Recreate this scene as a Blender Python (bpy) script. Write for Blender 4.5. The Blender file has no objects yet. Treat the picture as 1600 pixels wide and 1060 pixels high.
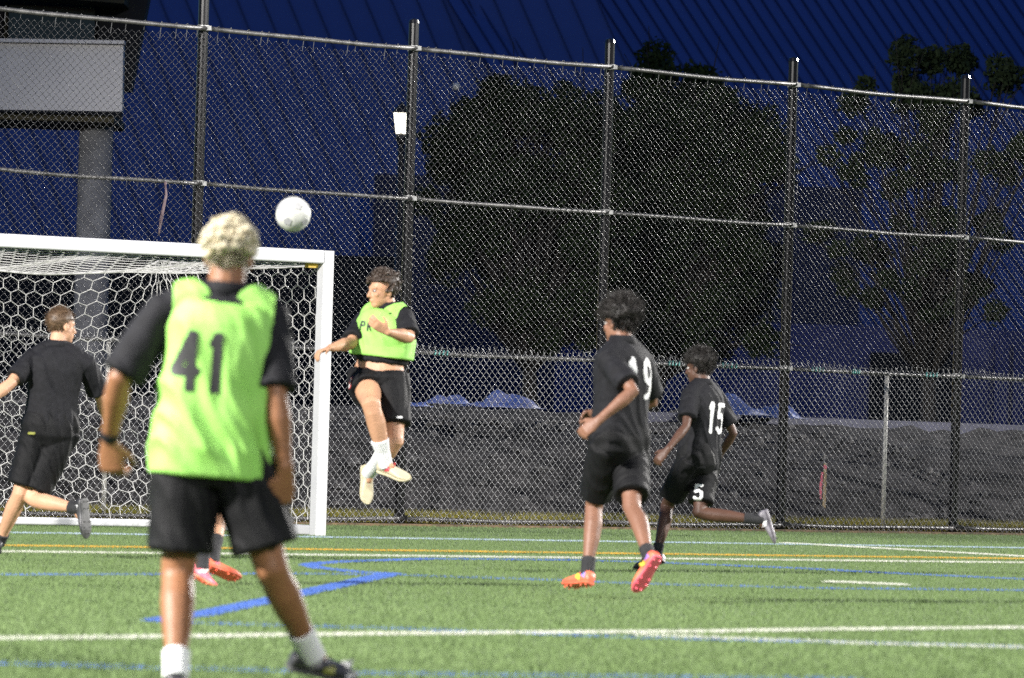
import bpy, bmesh, math, random
import numpy as np
from mathutils import Vector, Matrix, noise
from mathutils.bvhtree import BVHTree

random.seed(7)
RNG = np.random.default_rng(7)
S = bpy.context.scene
COL = S.collection
R = math.radians

# ------------------------------------------------------------------ camera
cd = bpy.data.cameras.new('camera')
cam = bpy.data.objects.new('camera', cd); COL.objects.link(cam)
cd.sensor_width = 36.0
cd.lens = 213.75
cd.clip_end = 2000.0
cam.location = (0, 0, 0.8875)
cam.matrix_world = (Matrix.Translation((0, 0, 0.8875)) @ Matrix.Rotation(R(90) + 0.01705, 4, 'X')
                    @ Matrix.Rotation(0.0297, 4, 'Z'))
cd.dof.use_dof = True
cd.dof.focus_distance = 61.0
cd.dof.aperture_fstop = 5.9
S.camera = cam

# ------------------------------------------------------------------ dusk sky
wd = bpy.data.worlds.new('World'); S.world = wd; wd.use_nodes = True
wn = wd.node_tree
sky = wn.nodes.new('ShaderNodeTexSky'); sky.sky_type = 'NISHITA'; sky.sun_disc = False
sky.sun_elevation = R(1.0); sky.sun_rotation = R(330)
sky.ozone_density = 5.0; sky.dust_density = 0.0      # blue hour
bg = wn.nodes['Background']; bg.inputs['Strength'].default_value = 0.15
wn.links.new(sky.outputs[0], bg.inputs['Color'])

# ------------------------------------------------------------------ floodlights of the pitch (masts stand outside the frame)
def flood(name, loc, target, power, angle, radius=0.7, col=(1.0, 0.965, 0.92), blend=0.35):
    l = bpy.data.lights.new(name, 'SPOT'); l.energy = power; l.spot_size = R(angle); l.spot_blend = blend
    l.shadow_soft_size = radius; l.color = col
    o = bpy.data.objects.new(name, l); COL.objects.link(o)
    o.location = loc
    o.rotation_euler = (Vector(target) - Vector(loc)).to_track_quat('-Z', 'Y').to_euler()
    return o
flood('floodlight_left', (-24, 14, 17), (0, 40, 0.0), 76000, 69, blend=.3)
flood('floodlight_right_far', (34, 84, 15), (-6, 42, 1.0), 66000, 70, blend=.25)
flood('floodlight_right', (36, 42, 16), (-2, 44, 0.5), 52000, 62, blend=.3)
flood('floodlight_behind', (13, -14, 17), (0, 42, 1.0), 22000, 44)

S.view_settings.view_transform = 'Standard'; S.view_settings.look = 'None'
S.view_settings.exposure = 1.0; S.view_settings.gamma = 1.0
S.view_settings.use_curve_mapping = False
S.cycles.max_bounces = 5; S.cycles.diffuse_bounces = 2; S.cycles.glossy_bounces = 2
S.cycles.transmission_bounces = 3; S.cycles.caustics_reflective = False; S.cycles.caustics_refractive = False
S.cycles.use_denoising = False

# ------------------------------------------------------------------ helpers
def material(name, col, rough=0.6, col2=None, scale=8.0, bump=0.0, bscale=60.0, spec=0.5, metal=0.0, detail=5.0, emit=None, coat=0.0, lo=0.35, hi=0.65):
    m = bpy.data.materials.new(name); m.use_nodes = True
    nt = m.node_tree; b = nt.nodes['Principled BSDF']
    b.inputs['Base Color'].default_value = (*col, 1); b.inputs['Roughness'].default_value = rough
    b.inputs['Specular IOR Level'].default_value = spec; b.inputs['Metallic'].default_value = metal
    b.inputs['Coat Weight'].default_value = coat
    tc = nt.nodes.new('ShaderNodeTexCoord')
    if col2 is not None:
        n = nt.nodes.new('ShaderNodeTexNoise'); n.inputs['Scale'].default_value = scale; n.inputs['Detail'].default_value = detail
        nt.links.new(tc.outputs['Object'], n.inputs['Vector'])
        r = nt.nodes.new('ShaderNodeValToRGB')
        r.color_ramp.elements[0].position = lo; r.color_ramp.elements[0].color = (*col, 1)
        r.color_ramp.elements[1].position = hi; r.color_ramp.elements[1].color = (*col2, 1)
        nt.links.new(n.outputs['Fac'], r.inputs['Fac']); nt.links.new(r.outputs['Color'], b.inputs['Base Color'])
    if bump > 0:
        n2 = nt.nodes.new('ShaderNodeTexNoise'); n2.inputs['Scale'].default_value = bscale; n2.inputs['Detail'].default_value = 6
        nt.links.new(tc.outputs['Object'], n2.inputs['Vector'])
        bp = nt.nodes.new('ShaderNodeBump'); bp.inputs['Strength'].default_value = bump; bp.inputs['Distance'].default_value = 0.02
        nt.links.new(n2.outputs['Fac'], bp.inputs['Height']); nt.links.new(bp.outputs['Normal'], b.inputs['Normal'])
    if emit:
        b.inputs['Emission Color'].default_value = (*emit[0], 1); b.inputs['Emission Strength'].default_value = emit[1]
    return m

def blade_material(name, c1, c2, rough=0.5, scale=1.5, trans=0.0, spec=0.5):
    """leaf or fibre: colour varies from piece to piece"""
    m = bpy.data.materials.new(name); m.use_nodes = True
    nt = m.node_tree; b = nt.nodes['Principled BSDF']
    b.inputs['Roughness'].default_value = rough; b.inputs['Specular IOR Level'].default_value = spec
    g = nt.nodes.new('ShaderNodeNewGeometry')
    tc = nt.nodes.new('ShaderNodeTexCoord')
    n = nt.nodes.new('ShaderNodeTexNoise'); n.inputs['Scale'].default_value = scale; n.inputs['Detail'].default_value = 3
    nt.links.new(tc.outputs['Object'], n.inputs['Vector'])
    add = nt.nodes.new('ShaderNodeMath'); add.operation = 'MULTIPLY_ADD'
    nt.links.new(g.outputs['Random Per Island'], add.inputs[0]); add.inputs[1].default_value = 0.6
    sub = nt.nodes.new('ShaderNodeMath'); sub.operation = 'MULTIPLY_ADD'
    nt.links.new(n.outputs['Fac'], sub.inputs[0]); sub.inputs[1].default_value = 1.2; sub.inputs[2].default_value = -0.4
    nt.links.new(sub.outputs[0], add.inputs[2])
    mx = nt.nodes.new('ShaderNodeMix'); mx.data_type = 'RGBA'; mx.clamp_factor = True
    nt.links.new(add.outputs[0], mx.inputs['Factor'])
    mx.inputs['A'].default_value = (*c1, 1); mx.inputs['B'].default_value = (*c2, 1)
    nt.links.new(mx.outputs['Result'], b.inputs['Base Color'])
    if trans: b.inputs['Transmission Weight'].default_value = 0.0
    return m

def tag(o, label=None, cat=None, group=None, kind=None):
    if label: o['label'] = label
    if cat: o['category'] = cat
    if group: o['group'] = group
    if kind: o['kind'] = kind
    return o

def empty(name, loc=(0, 0, 0)):
    o = bpy.data.objects.new(name, None); COL.objects.link(o); o.location = loc
    o.empty_display_size = 0.2
    return o

class MB:
    """collects world-space geometry for one mesh object"""
    def __init__(s): s.v = []; s.f = []; s.n = 0
    def add(s, v, f):
        k = len(s.v); s.v.extend([tuple(p) for p in v]); s.f.extend([tuple(i + k for i in q) for q in f]); return s
    def box(s, c, half, rot=None):
        c = Vector(c); P = []
        for x in (-1, 1):
            for y in (-1, 1):
                for z in (-1, 1):
                    d = Vector((x * half[0], y * half[1], z * half[2]))
                    if rot is not None: d = rot @ d
                    P.append(c + d)
        return s.add(P, [(0, 1, 3, 2), (4, 6, 7, 5), (0, 4, 5, 1), (2, 3, 7, 6), (0, 2, 6, 4), (1, 5, 7, 3)])
    def tube(s, pts, radii, n=12, side=None, cap=True, squash=None, dome=False):
        """tube along pts; radii: number or (r_side, r_other) for each point"""
        pts = [Vector(p) for p in pts]
        if not isinstance(radii, (list, tuple)): radii = [radii] * len(pts)
        radii = [r if isinstance(r, (tuple, list)) else (r, r) for r in radii]
        if dome:
            t0 = (pts[0] - pts[1]).normalized(); t1 = (pts[-1] - pts[-2]).normalized()
            a, b = radii[0], radii[-1]
            ra = min(a); rb = min(b)
            pts = [pts[0] + t0 * ra * .85, pts[0] + t0 * ra * .55] + pts + [pts[-1] + t1 * rb * .55, pts[-1] + t1 * rb * .85]
            radii = [(a[0] * .45, a[1] * .45), (a[0] * .82, a[1] * .82)] + radii + [(b[0] * .82, b[1] * .82), (b[0] * .45, b[1] * .45)]
        V = []; F = []
        prev = None
        for i, p in enumerate(pts):
            t = (pts[min(i + 1, len(pts) - 1)] - pts[max(i - 1, 0)]).normalized()
            ref = Vector(side) if side is not None else (prev if prev is not None else (Vector((1, 0, 0)) if abs(t.x) < .8 else Vector((0, 1, 0))))
            a = (ref - t * ref.dot(t))
            if a.length < 1e-5: a = t.orthogonal()
            a.normalize(); b = t.cross(a); prev = a
            for k in range(n):
                an = 2 * math.pi * k / n
                V.append(p + a * radii[i][0] * math.cos(an) + b * radii[i][1] * math.sin(an))
        m = len(pts)
        for i in range(m - 1):
            for k in range(n):
                k2 = (k + 1) % n
                F.append((i * n + k, i * n + k2, (i + 1) * n + k2, (i + 1) * n + k))
        if cap:
            F.append(tuple(range(n - 1, -1, -1))); F.append(tuple(range((m - 1) * n, m * n)))
        return s.add(V, F)
    def rings(s, rings, n=24, power=2.4):
        """loft through elliptical rings (centre, half width, half depth, side axis, front axis)"""
        V = []; F = []
        for c, w, d, sx, fx in rings:
            for k in range(n):
                an = 2 * math.pi * k / n; ca, sa = math.cos(an), math.sin(an)
                x = math.copysign(abs(ca) ** (2 / power), ca); y = math.copysign(abs(sa) ** (2 / power), sa)
                V.append(Vector(c) + Vector(sx) * w * x + Vector(fx) * d * y)
        m = len(rings)
        for i in range(m - 1):
            for k in range(n):
                k2 = (k + 1) % n
                F.append((i * n + k, i * n + k2, (i + 1) * n + k2, (i + 1) * n + k))
        F.append(tuple(range(n - 1, -1, -1))); F.append(tuple(range((m - 1) * n, m * n)))
        return s.add(V, F)
    def ball(s, c, r, axes=None, n=12, m=8):
        c = Vector(c); r = (r, r, r) if not isinstance(r, (tuple, list)) else r
        ax = axes if axes is not None else (Vector((1, 0, 0)), Vector((0, 1, 0)), Vector((0, 0, 1)))
        V = [c - ax[2] * r[2]]
        for i in range(1, m):
            ph = -math.pi / 2 + math.pi * i / m
            for k in range(n):
                th = 2 * math.pi * k / n
                V.append(c + ax[0] * r[0] * math.cos(ph) * math.cos(th) + ax[1] * r[1] * math.cos(ph) * math.sin(th) + ax[2] * r[2] * math.sin(ph))
        V.append(c + ax[2] * r[2]); F = []
        for k in range(n): F.append((0, 1 + (k + 1) % n, 1 + k))
        for i in range(m - 2):
            for k in range(n):
                a = 1 + i * n + k; b = 1 + i * n + (k + 1) % n
                F.append((a, b, b + n, a + n))
        t = 1 + (m - 1) * n; q = 1 + (m - 2) * n
        for k in range(n): F.append((q + k, q + (k + 1) % n, t))
        return s.add(V, F)
    def mesh(s, name, origin=None):
        me = bpy.data.meshes.new(name)
        v = s.v if origin is None else [(p[0] - origin[0], p[1] - origin[1], p[2] - origin[2]) for p in s.v]
        me.from_pydata(v, [], s.f); me.update()
        return me

# Every mesh holds world coordinates relative to its top-level object's location.
def put(name, mb, mat, root=None, parent=None, smooth=False):
    """mesh object; root = the thing's Empty (its location is the origin); parent = part it belongs to, default root"""
    org = root.location if root is not None else (0, 0, 0)
    me = mb.mesh(name, org) if isinstance(mb, MB) else mb
    if not me.materials: me.materials.append(mat)
    if smooth: me.shade_smooth()
    o = bpy.data.objects.new(name, me); COL.objects.link(o)
    p = parent if parent is not None else root
    if p is not None: o.parent = p
    return o

def quick_mesh(name, verts, tris):
    """fast mesh from numpy arrays (triangles or quads)"""
    me = bpy.data.meshes.new(name)
    nv, nf, k = len(verts), len(tris), tris.shape[1]
    me.vertices.add(nv); me.vertices.foreach_set('co', np.ascontiguousarray(verts, np.float32).ravel())
    me.loops.add(nf * k); me.loops.foreach_set('vertex_index', np.ascontiguousarray(tris, np.int32).ravel())
    me.polygons.add(nf)
    me.polygons.foreach_set('loop_start', np.arange(0, nf * k, k, dtype=np.int32))
    me.polygons.foreach_set('loop_total', np.full(nf, k, np.int32))
    me.update(calc_edges=True); me.validate()
    return me

def tubes_np(A, B, r, n=4):
    """many straight round segments A->B at once"""
    A = np.asarray(A, float); B = np.asarray(B, float)
    t = B - A; L = np.linalg.norm(t, axis=1, keepdims=True); t = t / np.maximum(L, 1e-9)
    ref = np.where(np.abs(t[:, 1:2]) < .9, np.array([[0, 1., 0]]), np.array([[1., 0, 0]]))
    a = np.cross(t, ref); a /= np.linalg.norm(a, axis=1, keepdims=True); b = np.cross(t, a)
    rings = []
    for P in (A, B):
        for k in range(n):
            an = 2 * math.pi * k / n
            rings.append(P + r * (a * math.cos(an) + b * math.sin(an)))
    V = np.stack(rings, 1).reshape(-1, 3)
    m = len(A); base = (np.arange(m) * 2 * n)[:, None]
    F = []
    for k in range(n):
        k2 = (k + 1) % n
        F.append(np.concatenate([base + k, base + k2, base + n + k2, base + n + k], 1))
    return V, np.concatenate(F, 0)

def remesh(mb, voxel, smooth=6, factor=0.5, origin=(0, 0, 0)):
    """one continuous surface around all pieces in mb"""
    me = mb.mesh('tmp', origin)
    o = bpy.data.objects.new('tmp', me); COL.objects.link(o)
    m = o.modifiers.new('r', 'REMESH'); m.mode = 'VOXEL'; m.voxel_size = voxel; m.adaptivity = 0
    sm = o.modifiers.new('s', 'SMOOTH'); sm.iterations = smooth; sm.factor = factor
    dg = bpy.context.evaluated_depsgraph_get()
    out = bpy.data.meshes.new_from_object(o.evaluated_get(dg))
    bpy.data.objects.remove(o); bpy.data.meshes.remove(me)
    out.materials.clear()
    out.shade_smooth()
    return out

def displace(me, fn):
    n = len(me.vertices)
    co = np.empty(n * 3, np.float32); me.vertices.foreach_get('co', co); co = co.reshape(-1, 3)
    no = np.empty(n * 3, np.float32); me.vertices.foreach_get('normal', no); no = no.reshape(-1, 3)
    d = np.array([fn(Vector(c), Vector(k)) for c, k in zip(co, no)], np.float32)
    co = co + no * d[:, None]
    me.vertices.foreach_set('co', co.ravel()); me.update()

# ================================================================== the ground
M_turf = material('turf_base', (0.070, 0.115, 0.036), 0.9, (0.10, 0.155, 0.055), 3.0, 0.4, 120)
M_asphalt = material('dark_asphalt', (0.035, 0.036, 0.045), 0.85, (0.055, 0.055, 0.065), 6.0, 0.3, 80)
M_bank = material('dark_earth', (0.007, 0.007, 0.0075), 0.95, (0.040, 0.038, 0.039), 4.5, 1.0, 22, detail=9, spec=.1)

FD = Vector((0.690, 0.724, 0)).normalized()        # direction of the fence
FN = Vector((-FD.y, FD.x, 0))                       # away from the pitch
P0 = Vector((-1.065, 62.3, 0)); BAY = 2.97          # the post beside the street lamp

g = MB(); g.add([(-400, -200, -.02), (400, -200, -.02), (400, 900, -.02), (-400, 900, -.02)], [(0, 1, 2, 3)])
tag(put('ground', g, M_asphalt), kind='structure')
# artificial turf up to the fence
a = P0 - FD * 60 + FN * -.12; b = P0 + FD * 70 + FN * -.12
g = MB(); g.add([(a.x, a.y, 0), (b.x, b.y, 0), (b.x + 60, b.y - 110, 0), (a.x + 60, a.y - 110, 0)], [(3, 2, 1, 0)])
tag(put('playing_field', g, M_turf), kind='structure')

# ---- marking lines: ground polylines (metres) with widths, inlaid as coloured fibres
M_white = blade_material('white_fibre', (0.42, 0.43, 0.36), (0.62, 0.62, 0.56), 0.6, spec=.3)
M_blue = blade_material('blue_fibre', (0.050, 0.115, 0.36), (0.08, 0.165, 0.47), 0.6, spec=.3)
M_pale = blade_material('pale_blue_fibre', (0.24, 0.33, 0.42), (0.45, 0.52, 0.55), 0.6, spec=.3)
M_yellow = blade_material('yellow_fibre', (0.42, 0.26, 0.03), (0.60, 0.38, 0.05), 0.6, spec=.3)
LINES = [
    ('goal_line', M_pale, .12, [(-6.2, 49.1), (-4.098, 51.1), (-1.528, 53.55), (1.488, 56.3), (5.02, 59.4), (7, 61.3)], 'pale goal line running past the foot of the goal', .8),
    ('box_line', M_white, .13, [(2.654, 58.05), (4.634, 54.36), (6.3, 51.3)], 'white line slanting from the goal line to the right edge', 1),
    ('touch_line', M_yellow, .13, [(-5.3, 43.9), (-2.638, 46.405), (4.518, 52.996), (7, 55.3)], 'thin yellow line across the whole field before the goal', 1),
    ('side_line', M_white, .12, [(-5.2, 41.6), (-2.512, 44.216), (4.355, 51.071), (6.8, 53.5)], 'white line just in front of the yellow line', .9),
    ('arc_line', M_blue, .12, [(-0.739, 39.691), (-0.963, 39.965), (-1.241, 40.78), (-1.357, 41.667), (-1.292, 42.421), (-1.135, 43.222), (-0.574, 45.1), (0.538, 46.357), (1.172, 46.322), (2.215, 45.703), (2.882, 44.842), (3.766, 44.125), (4.6, 43.4)], 'curved blue line with a pointed left tip', .5),
    ('slanted_line', M_blue, .13, [(-1.631, 28.347), (-1.487, 29.325), (-1.254, 32.415), (-0.739, 39.691)], 'bold bright blue line slanting up to the right', 1.6),
    ('cross_line', M_blue, .10, [(-4, 35.4), (-3.022, 36.405), (-2.138, 37.695), (-1.469, 38.885), (-0.751, 39.5), (0.377, 39.314), (0.869, 39.053), (2.042, 39.3), (3.494, 40.5), (4.4, 41.4)], 'thin blue line crossing behind the running players', .3),
    ('near_blue_line', M_blue, .10, [(-1.625, 28.25), (-1.446, 28.231), (-0.556, 28.3), (0.041, 28.1), (0.719, 28.0), (1.677, 28.18), (2.424, 28.29), (3.2, 28.3)], 'thin blue line alongside the broad white line', .3),
    ('near_white_line', M_white, .13, [(-3, 24.3), (-2.097, 25.353), (-1.345, 26.295), (-0.65, 27.292), (0.432, 28.587), (0.97, 29.2), (1.572, 30.1), (2.682, 31.5), (3.5, 32.4)], 'broad white line across the foreground turf', 1.1),
    ('near_white_branch', M_white, .11, [(0.62, 28.45), (1.0, 28.3), (1.677, 28.12), (2.424, 28.25), (3.3, 28.3)], 'white line branching off the broad white line at right', .9),
    ('front_blue_line', M_blue, .10, [(-3, 22.5), (-1.874, 22.693), (-1.255, 22.738), (-0.538, 22.794), (0.579, 23.3), (1.4, 23.7)], 'faint blue line along the bottom edge', .3),
    ('spot_line', M_white, .2, [(2.186, 41.285), (2.703, 41.015)], 'short white dash on the turf at right', 1.1),
]
def seg_mask(P, poly, w):
    best = np.full(len(P), 1e9)
    for (x0, y0), (x1, y1) in zip(poly[:-1], poly[1:]):
        d = np.array([x1 - x0, y1 - y0]); L2 = (d ** 2).sum()
        t = np.clip(((P - [x0, y0]) @ d) / L2, 0, 1)
        best = np.minimum(best, np.hypot(P[:, 0] - x0 - t * d[0], P[:, 1] - y0 - t * d[1]))
    return best < w / 2

def blades(name, P, hmin, hmax, width, lean=.5, z0=0.0):
    n = len(P); th = RNG.uniform(0, 2 * np.pi, n); h = RNG.uniform(hmin, hmax, n)
    dx, dy = np.cos(th) * width / 2, np.sin(th) * width / 2
    lx, ly = RNG.normal(0, lean, n) * h, RNG.normal(0, lean, n) * h
    z0 = np.zeros(n) + z0
    V = np.stack([np.stack([P[:, 0] - dx, P[:, 1] - dy, z0], 1), np.stack([P[:, 0] + dx, P[:, 1] + dy, z0], 1),
                  np.stack([P[:, 0] + lx, P[:, 1] + ly, z0 + h], 1)], 1).reshape(-1, 3)
    F = np.arange(3 * n).reshape(-1, 3)
    return V, F

# fibres: density falls with distance so that every strip of the pitch in view is covered
N = 640000
Dn, Df = 19.0, 71.0
u = RNG.uniform(0, 1, N); D = (Dn ** 1.0 * (Df / Dn) ** u)
X = RNG.uniform(-1, 1, N) * (0.0842 * D * 1.18 + .6)
P = np.stack([X, D], 1)
dist = (P[:, 0] - P0.x) * FN.x + (P[:, 1] - P0.y) * FN.y
P = P[dist < -.13]
taken = np.zeros(len(P), bool)
for k, (nm, mt, w, poly, lab, dens) in enumerate(LINES):
    msk = seg_mask(P, poly, w * 1.1); taken |= msk
    poly = np.array(poly); pts = []
    for p, q in zip(poly[:-1], poly[1:]):
        L = np.hypot(*(q - p)); c = int(L * 1500 * w / .12 * dens)
        t = RNG.uniform(0, 1, (c, 1)); nn = np.array([-(q - p)[1], (q - p)[0]]) / max(L, 1e-6)
        pts.append(p + (q - p) * t + nn * RNG.uniform(-w / 2, w / 2, (c, 1)))
    pts = np.concatenate(pts)
    V, F = blades(nm, pts, .010, .024, .006, .35)
    # the strip of backing under the fibres
    sv = []; sf = []
    for i, p in enumerate(poly):
        t = poly[min(i + 1, len(poly) - 1)] - poly[max(i - 1, 0)]; t = t / np.hypot(*t)
        nn = np.array([-t[1], t[0]]) * w / 2
        sv += [(p[0] - nn[0], p[1] - nn[1], .004 + .001 * (k % 3)), (p[0] + nn[0], p[1] + nn[1], .004 + .001 * (k % 3))]
    for i in range(len(poly) - 1):
        sf += [(2 * i, 2 * i + 2, 2 * i + 1), (2 * i + 1, 2 * i + 2, 2 * i + 3)]
    V = np.concatenate([V, np.array(sv)]); F = np.concatenate([F, np.array(sf) + len(F) * 3])
    o = put(nm, quick_mesh(nm, V, F), mt); tag(o, lab, None, kind='structure')
P = P[~taken]
M_fibre = blade_material('green_fibre', (0.112, 0.170, 0.060), (0.155, 0.222, 0.086), 0.68, 0.5, spec=.2)
V, F = blades('turf_fibre', P, .010, .026, .006, .4)
tag(put('turf_fibre', quick_mesh('turf_fibre', V, F), M_fibre), 'short green artificial turf fibres covering the pitch', 'turf', kind='stuff')

# ---- dark earth bank behind the fence
nx, ny = 150, 26
V = []; F = []
for i in range(nx):
    for j in range(ny):
        aa = -22 + 52 * i / (nx - 1); bb = .35 + 9.5 * (j / (ny - 1)) ** 1.5
        p = P0 + FD * aa + FN * bb
        rise = 1.18 * (1 - math.exp(-max(0, bb - .5) / 1.35))
        z = .03 + rise + .16 * noise.noise((aa * .55, bb * .8, 1.3)) * min(1, bb) + .10 * noise.noise((aa * 2.3, bb * 2.3, 4.1)) * min(1, bb) + .05 * noise.noise((aa * 7, bb * 7, 2.1)) * min(1, bb)
        if j == ny - 1: z = .6
        V.append((p.x, p.y, max(z, .0)))
for i in range(nx - 1):
    for j in range(ny - 1):
        F.append((i * ny + j, (i + 1) * ny + j, (i + 1) * ny + j + 1, i * ny + j + 1))
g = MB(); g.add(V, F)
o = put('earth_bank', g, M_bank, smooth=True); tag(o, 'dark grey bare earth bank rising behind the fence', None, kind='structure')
# crumbs of rubble on the bank
BV = []; 
rub = MB()
for i in range(900):
    aa = random.uniform(-9, 11); bb = random.uniform(.5, 4.2)
    p = P0 + FD * aa + FN * bb
    z = 1.18 * (1 - math.exp(-max(0, bb - .5) / 1.35)) + .03
    r = random.uniform(.02, .07)
    rub.ball((p.x, p.y, z + .0 + random.uniform(-.02, .05)), (r * random.uniform(.7, 1.4), r, r * random.uniform(.5, .9)), n=5, m=3)
M_rub = blade_material('rubble', (0.02, 0.02, 0.022), (0.09, 0.086, 0.086), 0.9, 2.0)
tag(put('rubble', rub, M_rub), 'loose grey clods and stones strewn over the bank', 'rubble', kind='stuff')

# weeds and rough grass along the foot of the fence
n = 52000
aa = RNG.uniform(-12, 14, n); bb = np.abs(RNG.normal(.0, .20, n)) + .14
dens = np.array([noise.noise((x * .9, 3.3, 0)) for x in aa]); keep = RNG.uniform(-.5, .45, n) < dens + .28
aa, bb = aa[keep], bb[keep]
P = np.stack([P0.x + FD.x * aa + FN.x * bb, P0.y + FD.y * aa + FN.y * bb], 1)
V, F = blades('weeds', P, .06, .19, .011, .45)
M_weed = blade_material('weed', (0.12, 0.125, 0.014), (0.30, 0.26, 0.04), 0.6, 1.2)
tag(put('rough_grass', quick_mesh('rough_grass', V, F), M_weed), 'yellow green rough grass along the foot of the fence', 'grass', kind='stuff')

# ================================================================== chain link fence
M_vinyl = material('black_vinyl', (0.004, 0.004, 0.005), 0.2, (0.007, 0.0065, 0.008), 14, spec=0.45)
M_wire = material('dark_wire', (0.012, 0.012, 0.013), 0.33, (0.03, 0.03, 0.032), 3.0, spec=0.55)
M_galv = material('galvanised_wire', (0.08, 0.08, 0.085), 0.34, (0.17, 0.17, 0.175), 5.0, spec=0.9, metal=0.2)
M_rail = material('worn_rail', (0.03, 0.029, 0.029), 0.42, (0.10, 0.097, 0.095), 10, 0.2, 90)
M_clamp = material('clamp_metal', (0.22, 0.22, 0.22), 0.4, (0.36, 0.36, 0.35), 20, metal=0.4)
M_teal = material('green_tape', (0.03, 0.22, 0.20), 0.6, (0.05, 0.30, 0.27), 9)

fence = empty('chain_link_fence', P0)
tag(fence, 'tall black chain link fence on dark posts across the whole picture', 'fence')
TOP, MID, LOW = 4.90, 3.36, 1.79
def fp(k, z, off=0.0):
    p = P0 + FD * (BAY * k) + FN * off
    return Vector((p.x, p.y, z))
K0, K1 = -3, 6
for k in range(K0, K1 + 1):
    m = MB()
    tz = 5.21 + (.25 if k == -1 else 0)
    m.tube([fp(k, -.05, .05), fp(k, tz - .05, .05)], .052, 16, cap=True)
    m.tube([fp(k, tz - .05, .05), fp(k, tz - .015, .05), fp(k, tz, .05)], [.058, .05, .02], 16)
    po = put('post', m, M_vinyl, fence, smooth=False)
    po.data.shade_auto_smooth() if hasattr(po.data, 'shade_auto_smooth') else None
    for z in (TOP, MID, LOW, .09):
        m = MB(); m.tube([fp(k, z - .03, .05), fp(k, z + .03, .05)], .062, 16)
        m.box(fp(k, z, -.025), (.03, .022, .022))
        put('clamp', m, M_clamp if z > .5 else M_vinyl, fence, parent=po)
for k in range(K0, K1):
    for z in (TOP, MID, LOW, .075):
        m = MB(); pts = []
        for i in range(9):
            t = i / 8; pts.append(fp(k + t, z - .012 * math.sin(math.pi * t) + .004 * math.sin(9 * t + k + z), -.012))
        m.tube(pts, .021 if z < 4 else .024, 10)
        r = put('rail', m, M_rail, fence, smooth=True)
        # wire ties round the rail
        A = []; B = []
        for i in range(int(BAY / .19)):
            t = (i + random.uniform(.1, .9)) / int(BAY / .19); c = fp(k + t, z - .012 * math.sin(math.pi * t), -.012)
            s0 = random.uniform(.03, .07); drop = random.uniform(.03, .12) if z > 4 else .035
            prev = None
            for q in range(9):
                an = -2.4 + 4.9 * q / 8
                p = c + FD * (s0 * (q / 8 - .3)) + FN * (-.029 * math.cos(an)) + Vector((0, 0, .029 * math.sin(an + math.pi / 2) - (drop * max(0, q - 6) / 2)))
                if prev is not None: A.append(prev); B.append(p)
                prev = p
        Vt, Ft = tubes_np(A, B, .0032, 4)
        o = put('tie_wire', quick_mesh('tie_wire', Vt - np.array(P0), Ft), M_galv, fence, parent=r); o['kind'] = 'stuff'

def chain_panel(k, z0, z1, p, q, off, rad, mat, jit, spike):
    """one bay of woven wire: zigzag wires hooked into their neighbours"""
    nw = int(round(BAY / (p / 2))); pw = BAY / nw
    ns = int((z1 - z0) / (q / 2))
    A = []; B = []
    i = np.arange(nw)[:, None]; j = np.arange(ns + 1)[None, :]
    x = (i + .5) * pw + np.where((i + j) % 2 == 0, pw / 2, -pw / 2) * 1.04
    z = z0 + j * (q / 2) + 0 * i
    # slack of the fabric
    gx = .010 * np.sin(z * 1.9 + k) + .008 * np.sin(x * 2.7 + z * 1.1 + 2 * k)
    gz = -.020 * np.sin(np.pi * x / BAY) + .010 * np.sin(x * 4.1 + z * 1.3 + k * 1.7)
    gy = .022 * np.sin(np.pi * x / BAY) * np.sin(np.pi * (z - z0) / (z1 - z0)) * math.sin(k * 2.3 + z0) + .006 * np.sin(5 * x + 3.7 * z + k)
    x = x + gx + RNG.normal(0, jit, x.shape); z = z + gz + RNG.normal(0, jit, x.shape); y = off + gy + RNG.normal(0, jit * .6, x.shape)
    base = fp(k, 0)
    W = np.stack([base.x + FD.x * x + FN.x * y, base.y + FD.y * x + FN.y * y, z], 2)
    # one leg of every zig passes in front, the other behind
    wv = np.where((i + j) % 2 == 0, 1, -1)[:, :-1, None] * np.array([FN.x, FN.y, 0]) * rad * 1.1
    a_ = (W[:, :-1] + wv * .9); b_ = (W[:, 1:] + wv * .9)
    A = a_.reshape(-1, 3); B = b_.reshape(-1, 3)
    if spike:      # twisted pairs sticking up along the selvage
        e = W[:, -1]; f = e + np.array([0, 0, 1]) * RNG.uniform(.012, .04, (nw, 1)) + np.array([FD.x, FD.y, 0]) * RNG.normal(0, .02, (nw, 1))
        A = np.concatenate([A, e, e + np.array([FD.x, FD.y, 0]) * .006]); B = np.concatenate([B, f, f])
    V, F = tubes_np(A, B, rad, 4)
    me = quick_mesh('wire_mesh', V - np.array(P0), F); me.shade_smooth()
    o = put('wire_mesh', me, mat, fence); o['kind'] = 'stuff'
for k in range(K0, K1):
    chain_panel(k, LOW - .02, TOP - .03, .092, .074, -.042, .0021, M_wire, .0013, False)
    chain_panel(k, .04, LOW + .07, .090, .084, -.046, .0026, M_galv, .0006, True)
# slim poles that stand behind the low wire
for k in (2.63, -1.35):
    m = MB(); m.tube([fp(k, 0, .16), fp(k, LOW - .03, .16)], .024, 12)
    put('slim_pole', m, material('slim_pole_grey', (0.30, 0.29, 0.27), 0.5, (0.42, 0.41, 0.38), 12), fence, smooth=True)
# strips of green tape wound on the low rail
for k0, k1 in ((1.33, 1.40), (1.62, 1.72), (2.12, 2.2), (2.35, 2.40), (2.78, 2.86), (.12, .2)):
    for i in range(4):
        m = MB(); t = k0 + (k1 - k0) * i / 4
        m.tube([fp(t, LOW - .02, -.045), fp(t + .012, LOW + .025, -.02)], .008, 6)
        put('rail_tape', m, M_teal, fence)
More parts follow.
